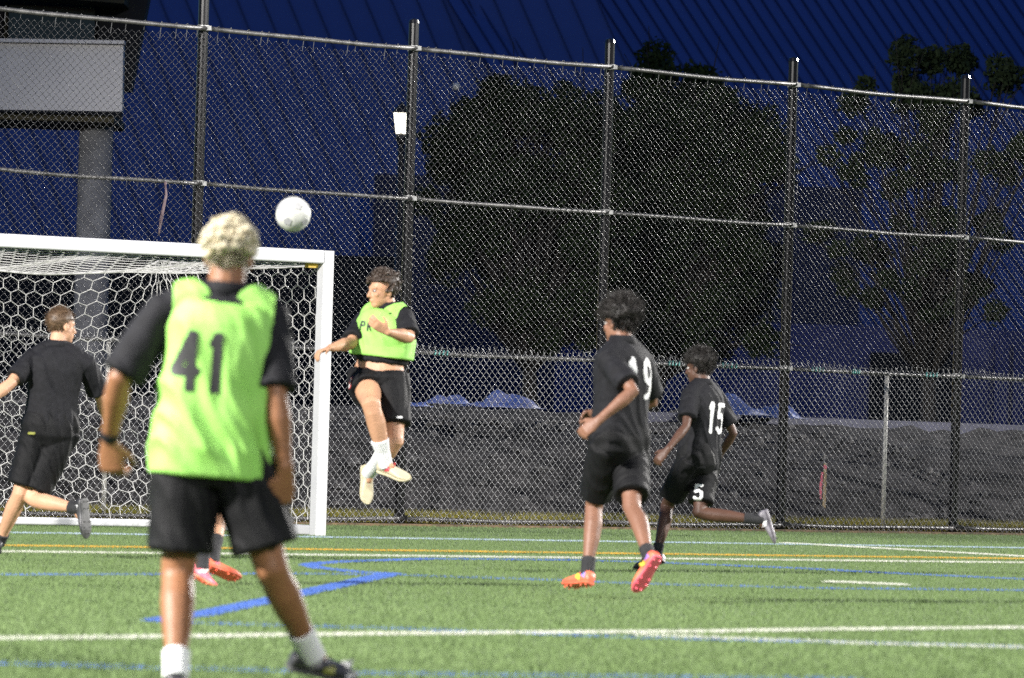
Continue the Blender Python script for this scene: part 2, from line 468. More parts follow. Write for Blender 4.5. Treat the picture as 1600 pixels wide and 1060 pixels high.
# thin concrete mow strip at the fence foot
M_strip = material('dirty_edge', (0.05, 0.035, 0.02), 0.9, (0.16, 0.10, 0.05), 9, 0.5, 40)
m = MB(); c0, c1 = fp(K0, .012), fp(K1, .012)
m.box((c0 + c1) / 2, ((c1 - c0).length / 2, .12, .014), Matrix(((FD.x, -FD.y, 0), (FD.y, FD.x, 0), (0, 0, 1))))
tag(put('edge_strip', m, M_strip), 'brown dirt strip under the fence', kind='structure')

# ribbon hanging from the middle rail and a flagged survey stake
m = MB(); c = fp(-1.185, MID - .02, -.06)
m.tube([c, c + Vector((.012, 0, -.12)), c + Vector((-.03, .01, -.34)), c + Vector((-.05, 0, -.52))], [(.006, .004), (.012, .004), (.017, .004), (.008, .004)], 8)
m.ball(c + Vector((0, 0, -.01)), (.014, .012, .025), n=8, m=6)
tag(put('hanging_ribbon', m, material('faded_pink_cloth', (0.10, 0.065, 0.075), 0.8, (0.20, 0.15, 0.16), 9), smooth=True), 'faded pinkish ribbon hanging from the middle fence rail', 'ribbon')
st = empty('survey_stake', fp(2.52, 0, .75)); tag(st, 'wooden survey stake with pink flagging behind the fence', 'stake')
m = MB(); b = Vector(st.location); m.box(b + Vector((0, 0, .38)), (.017, .012, .38))
put('stick', m, material('stake_wood', (0.26, 0.20, 0.12), 0.8, (0.36, 0.28, 0.17), 12), st)
m = MB(); m.box(b + Vector((.0, -.004, .72)), (.017, .014, .02)); m.tube([b + Vector((-.03, -.03, .66)), b + Vector((-.045, -.03, .5)), b + Vector((-.04, -.03, .36))], [(.012, .005), (.016, .005), (.010, .004)], 8)
put('flagging', m, material('pink_tape', (0.50, 0.10, 0.15), 0.7, (0.58, 0.15, 0.20), 12), st)
# yellow dandelion-like clump by the goal
m = MB(); c = fp(-1.55, 0, .2)
for i in range(60):
    m.ball(c + Vector((random.gauss(0, .10), random.gauss(0, .06), random.uniform(.06, .15))), (.016, .016, .01), n=6, m=4)
tag(put('yellow_flowers', m, material('petal_yellow', (0.65, 0.48, 0.02), 0.6, (0.75, 0.6, 0.04), 20)), 'small clump of yellow flowers at the fence foot behind the goal net', 'flowers', kind='stuff')

# ================================================================== goal
M_goal = material('white_goal_paint', (0.54, 0.54, 0.56), 0.35, (0.60, 0.60, 0.61), 3, 0.06, 30)
M_cord = material('net_cord', (0.48, 0.47, 0.46), 0.7, (0.58, 0.57, 0.55), 6)
GU = Vector((-.800, -.600, 0)).normalized(); GN = Vector((-GU.y, GU.x, 0)) * -1
GN = Vector((GU.y, -GU.x, 0)); GN = GN if GN.y > 0 else -GN
G0 = Vector((-1.69, 54.5, 0))
goal = empty('soccer_goal', G0); tag(goal, 'white framed soccer goal with hexagonal net at the left', 'goal')
GM = Matrix(((GU.x, GN.x, 0), (GU.y, GN.y, 0), (0, 0, 1)))
def gp(u, n, z): return G0 + GU * u + GN * n + Vector((0, 0, z))
GW, GD, GH = 7.44, 2.05, 2.5
def gbar(name, p, q, r, parent=None):
    m = MB(); p, q = Vector(p), Vector(q); t = (q - p)
    ln = t.length; t.normalize()
    ref = Vector((0, 0, 1)) if abs(t.z) < .9 else GU
    a = (ref - t * ref.dot(t)).normalized(); b = t.cross(a)
    rr = .018; V = []; n = 0; prof = []
    for cx, cy, st_ in ((1, 1, 0), (-1, 1, 90), (-1, -1, 180), (1, -1, 270)):
        for q_ in range(4):
            an = R(st_ + 30 * q_); prof.append((cx * (r - rr) + rr * math.cos(an), cy * (r - rr) + rr * math.sin(an)))
    n = len(prof)
    for c in (p, q):
        for x, y in prof: V.append(c + a * x + b * y)
    Fc = [(i, (i + 1) % n, n + (i + 1) % n, n + i) for i in range(n)] + [tuple(range(n))[::-1], tuple(range(n, 2 * n))]
    m.add(V, Fc)
    o = put(name, m, M_goal, goal, parent=parent)
    return o
gbar('goalpost', gp(0, 0, 0.005), gp(0, 0, GH + .058), .058)
gbar('goalpost', gp(GW, 0, 0.005), gp(GW, 0, GH + .058), .058)
gbar('crossbar', gp(.06, 0, GH), gp(GW - .06, 0, GH), .06)
gbar('ground_bar', gp(0, .06, .05), gp(.0, GD, .05), .045)
gbar('ground_bar', gp(GW, .06, .05), gp(GW, GD, .05), .045)
gbar('ground_bar', gp(.045, GD, .05), gp(GW - .045, GD, .05), .035)
m = MB(); m.box(gp(.13, .04, GH - .07), (.05, .03, .03), GM); put('corner_clip', m, material('clip_yellow', (0.55, 0.36, 0.02), 0.5, (0.65, 0.45, 0.04), 9), goal)

HEXA = .084
def hex_edges(w, h):
    """edges of a honeycomb covering w x h, as pairs of 2D points"""
    dx = math.sqrt(3) * HEXA; dy = 1.5 * HEXA; E = []
    for r in range(-1, int(h / dy) + 2):
        for c in range(-1, int(w / dx) + 2):
            cx = c * dx + (dx / 2 if r % 2 else 0); cy = r * dy
            P = [(cx + HEXA * math.sin(R(60 * k)), cy + HEXA * math.cos(R(60 * k))) for k in range(4)]
            for k in range(3): E.append((P[k], P[k + 1]))
    return E
def net(name, w, h, fn, rad=.0042):
    A = []; B = []
    for p, q in hex_edges(w, h):
        if not (-.001 <= (p[0] + q[0]) / 2 <= w and -.001 <= (p[1] + q[1]) / 2 <= h): continue
        cl = lambda t: (min(max(t[0], 0), w), min(max(t[1], 0), h))
        A.append(fn(*cl(p))); B.append(fn(*cl(q)))
    V, F = tubes_np([tuple(a) for a in A], [tuple(b) for b in B], rad, 5)
    me = quick_mesh(name, V - np.array(goal.location), F); me.shade_smooth()
    o = put(name, me, M_cord, goal); o['kind'] = 'stuff'
    return o
TC = gp(.36, 2.145, 2.47)      # upper rear corner where the net is gathered
def top_edge(a):
    """upper rear edge: from the post (a=0) to the gathered corner (a=2.1) and along the back"""
    if a <= 2.1:
        t = a / 2.1; p = gp(0.02, .05, GH - .07).lerp(TC, t); p.z -= .05 * math.sin(math.pi * t); return p
    t = (a - 2.1) / (GW - .84)
    p = TC.lerp(gp(GW - .36, 2.145, 2.47), min(t, 1))
    p.z -= .17 * (1 - (2 * t - 1) ** 10) ; p.z += .010 * math.sin(a * 5.1)
    return p
def low_edge(a):
    if a <= 2.1: return gp(.0, .05 + (GD - .1) * a / 2.1, .10)
    t = (a - 2.1) / (GW - .84); return gp(.0 + GW * t, GD, .10)
def side_back(a, v):
    t = v / 2.45                                # 0 at the top
    g_ = math.exp(-((a - 2.1) / .85) ** 2) * (1 - t) ** 1.7
    a2 = a - (a - 2.1) * g_ * .97
    p = top_edge(a2).lerp(low_edge(a), t)
    blg = math.sin(math.pi * t) * .10 + .03 * math.sin(a * 4 + t * 7)
    p = p + (GN if a > 2.1 else (-GU * .4 + GN * .2)) * blg
    p.z += -.03 * math.sin(a * 6.0) * math.sin(math.pi * t)
    if t > .85: p += Vector((0, 0, .05 * math.sin(a * 17) * (t - .85) / .15)) + GU * .05 * math.sin(a * 23) * (t - .85) / .15
    return p
net('net', 2.1 + GW - .84, 2.45, side_back)
def roof(a, v):
    t = v / 2.2
    f_ = gp(.05 + (GW - .1) * a / GW, .03, GH - .065)
    r_ = top_edge(2.1 + (GW - .84) * a / GW)
    p = f_.lerp(r_, t); p.z -= .03 * math.sin(math.pi * t) * (1 + .8 * math.sin(a * 5.3)); p += GU * .06 * math.sin(a * 3 + t * 5)
    return p
net('net', GW, 2.2, roof)
m = MB(); pts = [top_edge(2.1 * i / 12) for i in range(13)]; m.tube(pts, .009, 8); pts = [top_edge(2.1 + (GW - .84) * i / 40) for i in range(41)]; m.tube(pts, .009, 8)
put('net_rope', m, M_cord, goal, smooth=True)

# ================================================================== background
M_roof = material('blue_metal_roof', (0.09, 0.145, 0.40), 0.5, (0.105, 0.16, 0.43), 0.6, 0.05, 3)
M_roof2 = material('blue_metal_roof_left', (0.095, 0.145, 0.39), 0.5, (0.11, 0.16, 0.42), 0.6, 0.05, 3)
M_bluewall = material('blue_wall', (0.045, 0.06, 0.24), 0.6, (0.055, 0.07, 0.27), 1.2, 0.05, 6)
M_dark = material('dark_parts_and_shade', (0.008, 0.008, 0.010), 0.8, (0.014, 0.014, 0.016), 2)  # near-black parts; on the hall's lower left wall it stands for overhang shade
M_glass = material('teal_glass', (0.010, 0.035, 0.055), 0.15, (0.014, 0.045, 0.07), 1.0, spec=0.8)
M_soffit = material('olive_soffit', (0.035, 0.030, 0.012), 0.8, (0.05, 0.042, 0.018), 2)
M_conc = material('grey_concrete', (0.16, 0.16, 0.17), 0.85, (0.24, 0.24, 0.25), 5, 0.35, 18)
M_fascia = material('pale_fascia', (0.60, 0.58, 0.58), 0.7, (0.65, 0.63, 0.63), 1.5, 0.04, 10)

hall = empty('sports_hall', (0, 152, 0)); tag(hall, 'large hall with sloping dark blue ribbed metal roof in the background', 'building')
M_seam_shade = material('roof_seam_shade', (0.045, 0.068, 0.19), 0.6, (0.052, 0.078, 0.215), 2)  # ribs coloured darker than the panels to stand in for their weak shading
def panel_mesh(name, w, ln, mat):
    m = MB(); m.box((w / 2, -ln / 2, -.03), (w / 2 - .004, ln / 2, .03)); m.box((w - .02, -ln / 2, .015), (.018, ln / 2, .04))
    me = m.mesh(name); me.materials.append(mat); me.materials.append(M_seam_shade)
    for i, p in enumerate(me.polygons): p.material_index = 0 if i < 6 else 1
    return me
def roof_side(O, e, v, w, i0, i1, mat, ln):
    e = Vector(e).normalized(); y = -Vector(v).normalized()      # up the slope
    x = (e - y * e.dot(y)).normalized(); z = x.cross(y)
    step = w / max(.2, e.dot(x))
    me = panel_mesh('roof_panel', w, ln, mat)
    for i in range(i0, i1):
        o = bpy.data.objects.new('roof_panel', me); COL.objects.link(o); o.parent = hall
        p = Vector(O) + e * (step * i) - Vector(hall.location)
        o.matrix_local = Matrix.Translation(p) @ Matrix((x, y, z)).transposed().to_4x4()
# the fold between the two roof slopes runs down to the right
fold_top = Vector((-2.35, 157.5, 13.0)); vdir = Vector((.47, -.50, -.74))
roof_side(fold_top, (1.0, .28, .02), vdir, .36, 0, 64, M_roof, 30.0)
vl = Vector((.36, -.42, -.80))
roof_side(fold_top + Vector((0, .05, 0)), (1.0, -.06, .0), vl, .62, -30, 6, M_roof2, 10.0)
# lower walls
m = MB(); m.box((-12.6, 147.3, 2.65), (9.8, .15, 2.65)); put('overhang_shade_wall', m, M_dark, hall)  # near-black colour puts the shade under the roof overhang into this wall
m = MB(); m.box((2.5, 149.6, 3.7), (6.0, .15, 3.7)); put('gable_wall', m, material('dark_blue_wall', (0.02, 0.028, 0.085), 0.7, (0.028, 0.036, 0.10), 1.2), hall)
m = MB(); m.box((11.0, 139.2, 1.9), (10, .15, 1.9)); put('wall', m, M_bluewall, hall)
m = MB(); m.box((9.2, 138.95, 2.05), (1.0, .06, 1.15)); d_ = put('loading_door', m, M_dark, hall)
for i in range(2):
    m = MB(); m.box((11.2 + i * .42, 138.9, 2.1), (.16, .05, 1.4)); put('wall_rib', m, M_bluewall, hall)

# entrance canopy at the left: pale fascia on a concrete column
can = empty('entrance_canopy', (-6.6, 86, 0)); tag(can, 'concrete canopy with pale fascia on a grey column behind the fence', 'canopy')
rz = Matrix.Rotation(R(5), 3, 'Z')
m = MB(); m.box((-7.62, 86.2, 5.853), (2.0, .18, .47), Matrix.Rotation(R(-.8), 3, 'Y')); put('fascia', m, M_fascia, can)
m = MB(); m.box((-7.62, 86.12, 6.36), (2.01, .2, .025), Matrix.Rotation(R(-.8), 3, 'Y')); put('coping', m, M_fascia, can)
m = MB(); m.box((-7.75, 87.6, 5.32), (2.0, 1.2, .05)); put('soffit', m, M_soffit, can)
m = MB(); m.tube([(-6.05, 87.2, -.1), (-6.05, 87.2, 5.3)], .245, 28); put('column', m, M_conc, can, smooth=True)

# dark upper storey with a strip of teal glazing above the canopy
up = empty('upper_storey', (-8, 92, 0)); tag(up, 'dark overhanging upper storey with teal window at the top left', 'building')
m = MB(); m.box((-9.3, 93.5, 8.5), (3.2, .2, 3.0)); put('wall', m, M_dark, up)
m = MB(); m.box((-7.2, 93.2, 6.95), (.66, .06, .42)); w_ = put('window', m, M_glass, up)
m = MB(); m.box((-7.9, 93.15, 6.95), (.02, .08, .45)); put('mullion', m, M_soffit, up, parent=w_)
m = MB(); m.box((-7.6, 92.4, 7.55), (1.6, .6, .12), Matrix.Rotation(R(3), 3, 'Y')); put('eave', m, M_soffit, up)
m = MB(); m.add([(-6.55, 93.0, 6.1), (-5.95, 93.0, 6.1), (-5.55, 93.0, 8.6), (-6.35, 93.0, 8.6), (-6.55, 93.6, 6.1), (-5.95, 93.6, 6.1), (-5.55, 93.6, 8.6), (-6.35, 93.6, 8.6)],
               [(0, 1, 2, 3), (7, 6, 5, 4), (0, 4, 5, 1), (1, 5, 6, 2), (2, 6, 7, 3), (3, 7, 4, 0)]); put('raking_column', m, M_dark, up)

# street lamp, lit
lp = empty('street_lamp', (-1.925, 100, 0)); tag(lp, 'lit lantern street lamp on a dark pole beside the fence post', 'street lamp')
M_iron = material('black_iron', (0.012, 0.012, 0.014), 0.45, (0.02, 0.02, 0.022), 9)
M_lit = material('lit_glass', (0.9, 0.9, 0.85), 0.4, emit=((1.0, 0.95, 0.78), 2.5))
c = Vector((-1.925, 100, 0))
m = MB(); m.tube([c + Vector((.09, 0, -.1)), c + Vector((.09, 0, .5)), c + Vector((.07, 0, .6)), c + Vector((.01, 0, 5.72))], [.13, .12, .085, .06], 14); m.tube([c + Vector((.005, 0, 5.70)), c + Vector((0, 0, 5.86)), c + Vector((0, 0, 5.92))], [.05, .09, .075], 14)
put('pole', m, M_iron, lp, smooth=True)
m = MB()
m.rings([(c + Vector((0, 0, 5.92)), .085, .085, (1, 0, 0), (0, 1, 0)), (c + Vector((0, 0, 6.25)), .135, .135, (1, 0, 0), (0, 1, 0))], 4 * 6, 8)
hd = put('lantern', m, M_lit, lp)
m = MB(); m.rings([(c + Vector((0, 0, 6.25)), .15, .15, (1, 0, 0), (0, 1, 0)), (c + Vector((0, 0, 6.31)), .13, .13, (1, 0, 0), (0, 1, 0)), (c + Vector((0, 0, 6.40)), .05, .05, (1, 0, 0), (0, 1, 0)), (c + Vector((0, 0, 6.44)), .015, .015, (1, 0, 0), (0, 1, 0))], 16, 2.5)
put('cap', m, M_iron, lp, parent=hd, smooth=True)
m = MB()
for sx in (-1, 1):
    for sy in (-1, 1):
        m.tube([c + Vector((.088 * sx, .088 * sy, 5.9)), c + Vector((.138 * sx, .138 * sy, 6.27))], .008, 6)
m.tube([c + Vector((0, -.095, 5.92)), c + Vector((0, -.12, 6.02))], .010, 6)
put('lantern_frame', m, M_iron, lp, parent=hd)

gl = MB(); gl.ball((-1.055, 101.5, 6.81), .064, n=20, m=14)
tag(put('stray_ball', gl, material('dull_white_ball', (0.74, 0.74, 0.70), 0.5, (0.80, 0.80, 0.76), 9), smooth=True), 'small white ball caught at the edge of the dark tree crown', 'ball')

# low wall on top of the bank and crumpled blue tarpaulins
M_lav = material('blue_grey_wall', (0.018, 0.020, 0.045), 0.8, (0.028, 0.030, 0.065), 2.5, 0.2, 20)
m = MB(); c0 = P0 + FD * 8 + FN * 4.6; c1 = P0 + FD * 26 + FN * 4.6
m.box(((c0.x + c1.x) / 2, (c0.y + c1.y) / 2, 1.08), ((c1 - c0).length / 2, .12, .22), Matrix(((FD.x, -FD.y, 0), (FD.y, FD.x, 0), (0, 0, 1))))
tag(put('low_wall', m, M_lav), 'low blue grey wall along the top of the earth bank', 'wall')
M_tarp = material('blue_tarpaulin', (0.05, 0.09, 0.30), 0.5, (0.16, 0.18, 0.34), 5.0, 0.3, 20)
M_tarp2 = material('dark_blue_tarpaulin', (0.012, 0.03, 0.13), 0.6, (0.02, 0.045, 0.17), 5.0, 0.3, 20)
def tarp(label, p, w, d, h, seed, mat, ridge=.3):
    n1, n2 = 26, 14; V = []; F = []
    for i in range(n1):
        for j in range(n2):
            u_ = -1 + 2 * i / (n1 - 1); v_ = -1 + 2 * j / (n2 - 1)
            rad = max(0, 1 - (abs(u_) ** 2.2 + abs(v_) ** 2.2))
            z = h * rad ** .6 * (.62 + .75 * noise.noise((u_ * 1.7 + seed, v_ * 1.3, seed)) + ridge * u_) + .05 * h * noise.noise((u_ * 7, v_ * 7, seed))
            q = p + FD * (u_ * w * (1 + .25 * noise.noise((v_ * 2, seed, 1)))) + FN * (v_ * d)
            V.append((q.x, q.y, p.z + max(z, -.02)))
    for i in range(n1 - 1):
        for j in range(n2 - 1): F.append((i * n2 + j, (i + 1) * n2 + j, (i + 1) * n2 + j + 1, i * n2 + j + 1))
    m = MB(); m.add(V, F); o = put('tarpaulin', m, mat, smooth=True)
    sd = o.modifiers.new('thickness', 'SOLIDIFY'); sd.thickness = .006
    tag(o, label, 'tarpaulin', 'crumpled tarpaulins on the bank'); return o
def bp(k, off, z):
    p = P0 + FD * (BAY * k) + FN * off; return Vector((p.x, p.y, z))
tarp('tall pale blue tarpaulin heap nearest the middle of the bank', bp(1.64, 3.2, 1.28), .19, .4, .17, 2.4, M_tarp, .1)
tarp('low flat strip of blue tarpaulin left of the tallest heap', bp(1.47, 3.1, 1.28), .17, .3, .06, 5.2, M_tarp, .0)
tarp('small wedge of blue tarpaulin between the pale scrap and the low strip', bp(1.27, 3.1, 1.30), .16, .3, .12, 8.1, M_tarp, .35)
tarp('pale scrap of tarpaulin right beside the fence post by the lamp', bp(1.06, 3.1, 1.26), .13, .3, .09, 3.7, M_tarp, -.2)
tarp('dark blue tarpaulin heap behind the shorter runner', bp(3.3, 4.2, 1.30), .40, .4, .22, 6.6, M_tarp2, -.45)
tarp('small dark blue tarpaulin lump beside a fence post', bp(3.58, 4.2, 1.28), .2, .3, .2, 9.3, M_tarp2, .0)

# ---- trees
M_bark = material('dark_bark', (0.012, 0.010, 0.008), 0.9, (0.022, 0.018, 0.014), 6, 0.6, 20)
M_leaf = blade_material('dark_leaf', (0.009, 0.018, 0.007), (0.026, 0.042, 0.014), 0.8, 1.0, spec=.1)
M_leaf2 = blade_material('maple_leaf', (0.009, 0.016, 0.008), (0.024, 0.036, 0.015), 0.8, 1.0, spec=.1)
def leaves(clumps, per, size, rng):
    Vs = []
    for (c, r) in clumps:
        r = np.array(r if isinstance(r, tuple) else (r, r, r)); n = int(per * (r[0] * r[2]))
        d = rng.normal(0, 1, (n, 3)); d /= np.linalg.norm(d, axis=1, keepdims=True)
        rr = rng.uniform(.15, 1.0, (n, 1)) ** .5 * (1 + .22 * np.sin(7 * d[:, :1] + c[0] * 3) * np.sin(6 * d[:, 2:3] + c[2]))
        p = np.array(c) + d * rr * r
        a = rng.normal(0, 1, (n, 3)); a /= np.linalg.norm(a, axis=1, keepdims=True)
        b = np.cross(a, rng.normal(0, 1, (n, 3))); b /= np.linalg.norm(b, axis=1, keepdims=True)
        s = rng.uniform(.6, 1.2, (n, 1)) * size
        Vs.append(np.stack([p - a * s, p - b * s * .45, p + a * s, p + b * s * .45], 1).reshape(-1, 3))
    V = np.concatenate(Vs); return V, np.arange(len(V)).reshape(-1, 4)
def tree(label, base, trunk_h, clumps, per, size, seed, mat, name='leafy_tree', limb_r=.05):
    rng = np.random.default_rng(seed); rd = random.Random(seed)
    root = empty(name, base); tag(root, label, 'tree', 'trees behind the fence')
    m = MB(); b = Vector(base)
    tops = [Vector(c) for c, r in clumps]; cx = sum((t.x for t in tops)) / len(tops)
    hub = b + Vector(((cx - b.x) * .4, 0, trunk_h))
    m.tube([b + Vector((0, 0, -.1)), b + Vector((.03, 0, trunk_h * .5)), hub], [.19, .15, .12], 10)
    for t in tops:
        mid = hub.lerp(t, .5) + Vector((rd.gauss(0, .12), rd.gauss(0, .1), rd.uniform(-.05, .3)))
        m.tube([hub - Vector((0, 0, .2)), mid, t], [limb_r * 1.4, limb_r * .8, limb_r * .25], 7)
        for q in range(3):
            e = t + Vector((rd.gauss(0, .35), rd.gauss(0, .3), rd.gauss(.1, .3))); m.tube([mid.lerp(t, .6), e], [limb_r * .4, limb_r * .12], 5)
    put('trunk', m, M_bark, root, smooth=True)
    V, F = leaves(clumps, per, size, rng)
    put('crown', quick_mesh('crown', V - np.array(base), F), mat, root)
    return root
def at(xp, yp, D):
    """helper: world point for a spot on the far tree line, D metres away"""
    return ((xp - 800) * D / 9500, D, .8875 + (692 - yp) * D / 9500)
rd = random.Random(3)
def blob(cx, cy, rx, ry, n, D, rmin, rmax):
    out = []
    for i in range(n):
        an = rd.uniform(0, 6.283); q = math.sqrt(rd.uniform(0, 1)) * .86
        p = at(cx + rx * q * math.cos(an), cy + ry * q * math.sin(an), D + rd.uniform(-1.2, 1.2)); r = rd.uniform(rmin, rmax)
        out.append((p, (r, r, r * rd.uniform(.75, 1.05))))
    return out
D1 = 104.0
cl = blob(812, 330, 150, 190, 46, D1, .32, .55) + blob(800, 165, 105, 50, 8, D1, .28, .42) + blob(690, 340, 45, 130, 9, D1, .25, .4) + blob(930, 330, 60, 200, 18, D1, .32, .5) + blob(860, 500, 170, 35, 14, D1, .25, .4) + blob(800, 250, 150, 130, 26, D1, .35, .55) + blob(730, 200, 50, 60, 6, D1, .25, .4)
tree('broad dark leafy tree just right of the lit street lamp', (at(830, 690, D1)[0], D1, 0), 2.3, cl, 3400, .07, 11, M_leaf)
cl = blob(1085, 310, 130, 200, 46, D1 + 3, .32, .58) + blob(1040, 115, 70, 50, 7, D1 + 3, .26, .4) + blob(1000, 440, 120, 90, 14, D1 + 3, .3, .5) + blob(1150, 430, 75, 110, 14, D1 + 3, .3, .5) + blob(1110, 510, 110, 35, 10, D1 + 3, .25, .4) + blob(1180, 250, 40, 90, 9, D1 + 3, .25, .4) + blob(1060, 240, 130, 140, 30, D1 + 3, .35, .55)
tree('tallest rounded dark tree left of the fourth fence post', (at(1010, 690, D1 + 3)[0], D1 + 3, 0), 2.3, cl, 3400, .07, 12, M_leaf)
D3 = 98.0
cl = []
for cx, cy, rx, ry, n in ((1440, 85, 55, 40, 5), (1400, 62, 22, 18, 2), (1490, 60, 25, 18, 2), (1550, 85, 28, 40, 4), (1335, 118, 30, 22, 3), (1470, 130, 100, 22, 7), (1330, 200, 75, 30, 6), (1390, 245, 90, 40, 9), (1460, 210, 60, 60, 7), (1560, 210, 55, 50, 6), (1600, 170, 40, 40, 4), (1440, 330, 70, 50, 8), (1290, 345, 40, 30, 3), (1330, 395, 80, 40, 6), (1480, 390, 70, 50, 7), (1530, 440, 60, 50, 6), (1400, 450, 70, 40, 5), (1545, 330, 30, 60, 4)):
    cl += blob(cx, cy + 10, rx, ry, n, D3, .16, .30)
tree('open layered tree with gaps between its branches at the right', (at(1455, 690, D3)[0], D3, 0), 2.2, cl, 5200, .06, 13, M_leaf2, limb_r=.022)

# ================================================================== ball
ball = empty('soccer_ball', (-1.365, 37.3, 2.249)); tag(ball, 'white soccer ball in the air above the crossbar', 'ball')
bm = bmesh.new(); bmesh.ops.create_icosphere(bm, subdivisions=4, radius=.108)
b2 = bmesh.new(); bmesh.ops.create_icosphere(b2, subdivisions=1, radius=1)
ICO = [Vector(v.co).normalized() for v in b2.verts]; b2.free()
for v in bm.verts:
    d = v.co.normalized(); c = sorted((d.dot(k) for k in ICO), reverse=True)
    v.co = d * (.108 - .0022 * math.exp(-((c[0] - c[1]) / .02) ** 2))
me = bpy.data.meshes.new('cover'); bm.to_mesh(me); bm.free(); me.shade_smooth()
put('cover', me, material('ball_white', (0.50, 0.50, 0.47), 0.45, (0.58, 0.58, 0.55), 12), ball)
m = MB(); c = Vector(ball.location)
M_patch = material('ball_grey', (0.26, 0.26, 0.27), 0.5, (0.40, 0.40, 0.40), 12)
for k in range(12):
    m = MB(); d = ICO[k]; a = d.orthogonal().normalized(); b = d.cross(a)
    m.tube([c + d * .1065, c + d * .1092], [.030, .027], 5, side=a)
    put('printed_patch', m, M_patch, ball)

# ================================================================== players
M_black = material('black_cloth', (0.008, 0.008, 0.010), 0.75, (0.013, 0.013, 0.016), 30, 0.25, 260, spec=0.22)
M_short = material('black_shorts_cloth', (0.004, 0.004, 0.005), 0.65, (0.007, 0.007, 0.008), 30, 0.25, 240, spec=0.2)
M_bib = material('lime_bib', (0.27, 0.58, 0.11), 0.6, (0.32, 0.64, 0.14), 10, 0.2, 300, spec=0.35)
M_wsock = material('white_sock', (0.72, 0.72, 0.72), 0.85, (0.78, 0.78, 0.78), 20, 0.4, 220)
M_bsock = material('black_sock', (0.014, 0.014, 0.016), 0.8, (0.022, 0.022, 0.024), 20, 0.4, 220)
M_print_k = material('black_print', (0.012, 0.012, 0.013), 0.6, (0.018, 0.018, 0.02), 20)
M_print_w = material('white_print', (0.72, 0.72, 0.72), 0.6, (0.78, 0.78, 0.78), 20)
M_print_r = material('red_print', (0.55, 0.04, 0.04), 0.6, (0.6, 0.06, 0.05), 20)
M_sole = material('shoe_sole', (0.05, 0.05, 0.05), 0.5, (0.08, 0.08, 0.08), 20)
M_eye = material('eye', (0.05, 0.03, 0.02), 0.2)
M_eyew = material('eye_white', (0.45, 0.42, 0.40), 0.5)
def skin(name, c): return material(name, c, 0.50, tuple(min(1, x * 1.18) for x in c), 9, 0.2, 70, spec=0.4)
SK = {'near': skin('skin_tan', (0.22, 0.098, 0.046)), 'leap': skin('skin_light_tan', (0.46, 0.25, 0.15)), 'chase': skin('skin_fair', (0.52, 0.29, 0.18)),
      'nine': skin('skin_brown', (0.20, 0.098, 0.062)), 'fifteen': skin('skin_dark', (0.085, 0.042, 0.028)), 'hidden': skin('skin_medium', (0.45, 0.25, 0.15))}

GLYPH = {
    '1': [[(.5, 0), (.5, 1)], [(.5, 1), (.34, .86)]],
    '4': [[(.78, 0), (.78, 1), (.12, .32), (1.0, .32)]],
    '5': [[(.9, .97), (.25, .97), (.2, .55), (.55, .62), (.85, .45), (.88, .25), (.7, .06), (.4, .02), (.12, .14)]],
    '9': [[(.86, .62), (.78, .88), (.5, .98), (.22, .88), (.14, .68), (.24, .48), (.5, .40), (.78, .5), (.86, .66), (.84, .35), (.66, .08), (.3, .02)]],
    'P': [[(.15, 0), (.15, .96), (.65, .96), (.82, .75), (.65, .52), (.15, .52)]],
    'R': [[(.15, 0), (.15, .96), (.65, .96), (.82, .75), (.65, .52), (.15, .52)], [(.45, .52), (.85, 0)]],
    'N': [[(.12, 0), (.12, 1), (.88, 0), (.88, 1)]],
}
def printed(name, target, text, centre, right, up, normal, height, mat, root, stroke=.16, cell=.006, advance=.72, lift=.0035, aspect=.62):
    """figures printed on cloth: small quads laid on the surface of the garment"""
    me = target.data; off = Vector(root.location)
    bvh = BVHTree.FromPolygons([v.co for v in me.vertices], [p.vertices for p in me.polygons])
    right, up, normal = (Vector(v).normalized() for v in (right, up, normal))
    w = height * aspect; tot = len(text) * w + (len(text) - 1) * w * (advance - .55)
    cells = set(); n1 = int(tot / cell) + 3; n2 = int(height / cell) + 3
    segs = []
    for i, ch in enumerate(text):
        x0 = i * (w + w * (advance - .55))
        for pl in GLYPH[ch]:
            for p, q in zip(pl[:-1], pl[1:]):
                segs.append((x0 + p[0] * w, p[1] * height, x0 + q[0] * w, q[1] * height))
    st = stroke * height / 2
    for i in range(-2, n1):
        for j in range(-2, n2):
            x, y = (i + .5) * cell, (j + .5) * cell
            for ax, ay, bx, by in segs:
                dx, dy = bx - ax, by - ay; L = dx * dx + dy * dy
                t = min(1, max(0, ((x - ax) * dx + (y - ay) * dy) / L))
                if math.hypot(x - ax - t * dx, y - ay - t * dy) < st: cells.add((i, j)); break
    V = []; idx = {}; F = []
    def vert(i, j):
        if (i, j) not in idx:
            p = Vector(centre) - off + right * (i * cell - tot / 2) + up * (j * cell - height / 2) + normal * .4
            h = bvh.ray_cast(p, -normal)
            idx[(i, j)] = -1
            if h[0] is not None and h[1].dot(normal) > .05:
                idx[(i, j)] = len(V); V.append(h[0] + h[1] * lift)
        return idx[(i, j)]
    for i, j in cells:
        q = [vert(i, j), vert(i + 1, j), vert(i + 1, j + 1), vert(i, j + 1)]
        if min(q) >= 0: F.append(tuple(q))
    if not F: print('no print', name, text); return None
    m = bpy.data.meshes.new(name); m.from_pydata(V, [], F); m.update(); m.shade_smooth()
    return put(name, m, mat, root, parent=target)

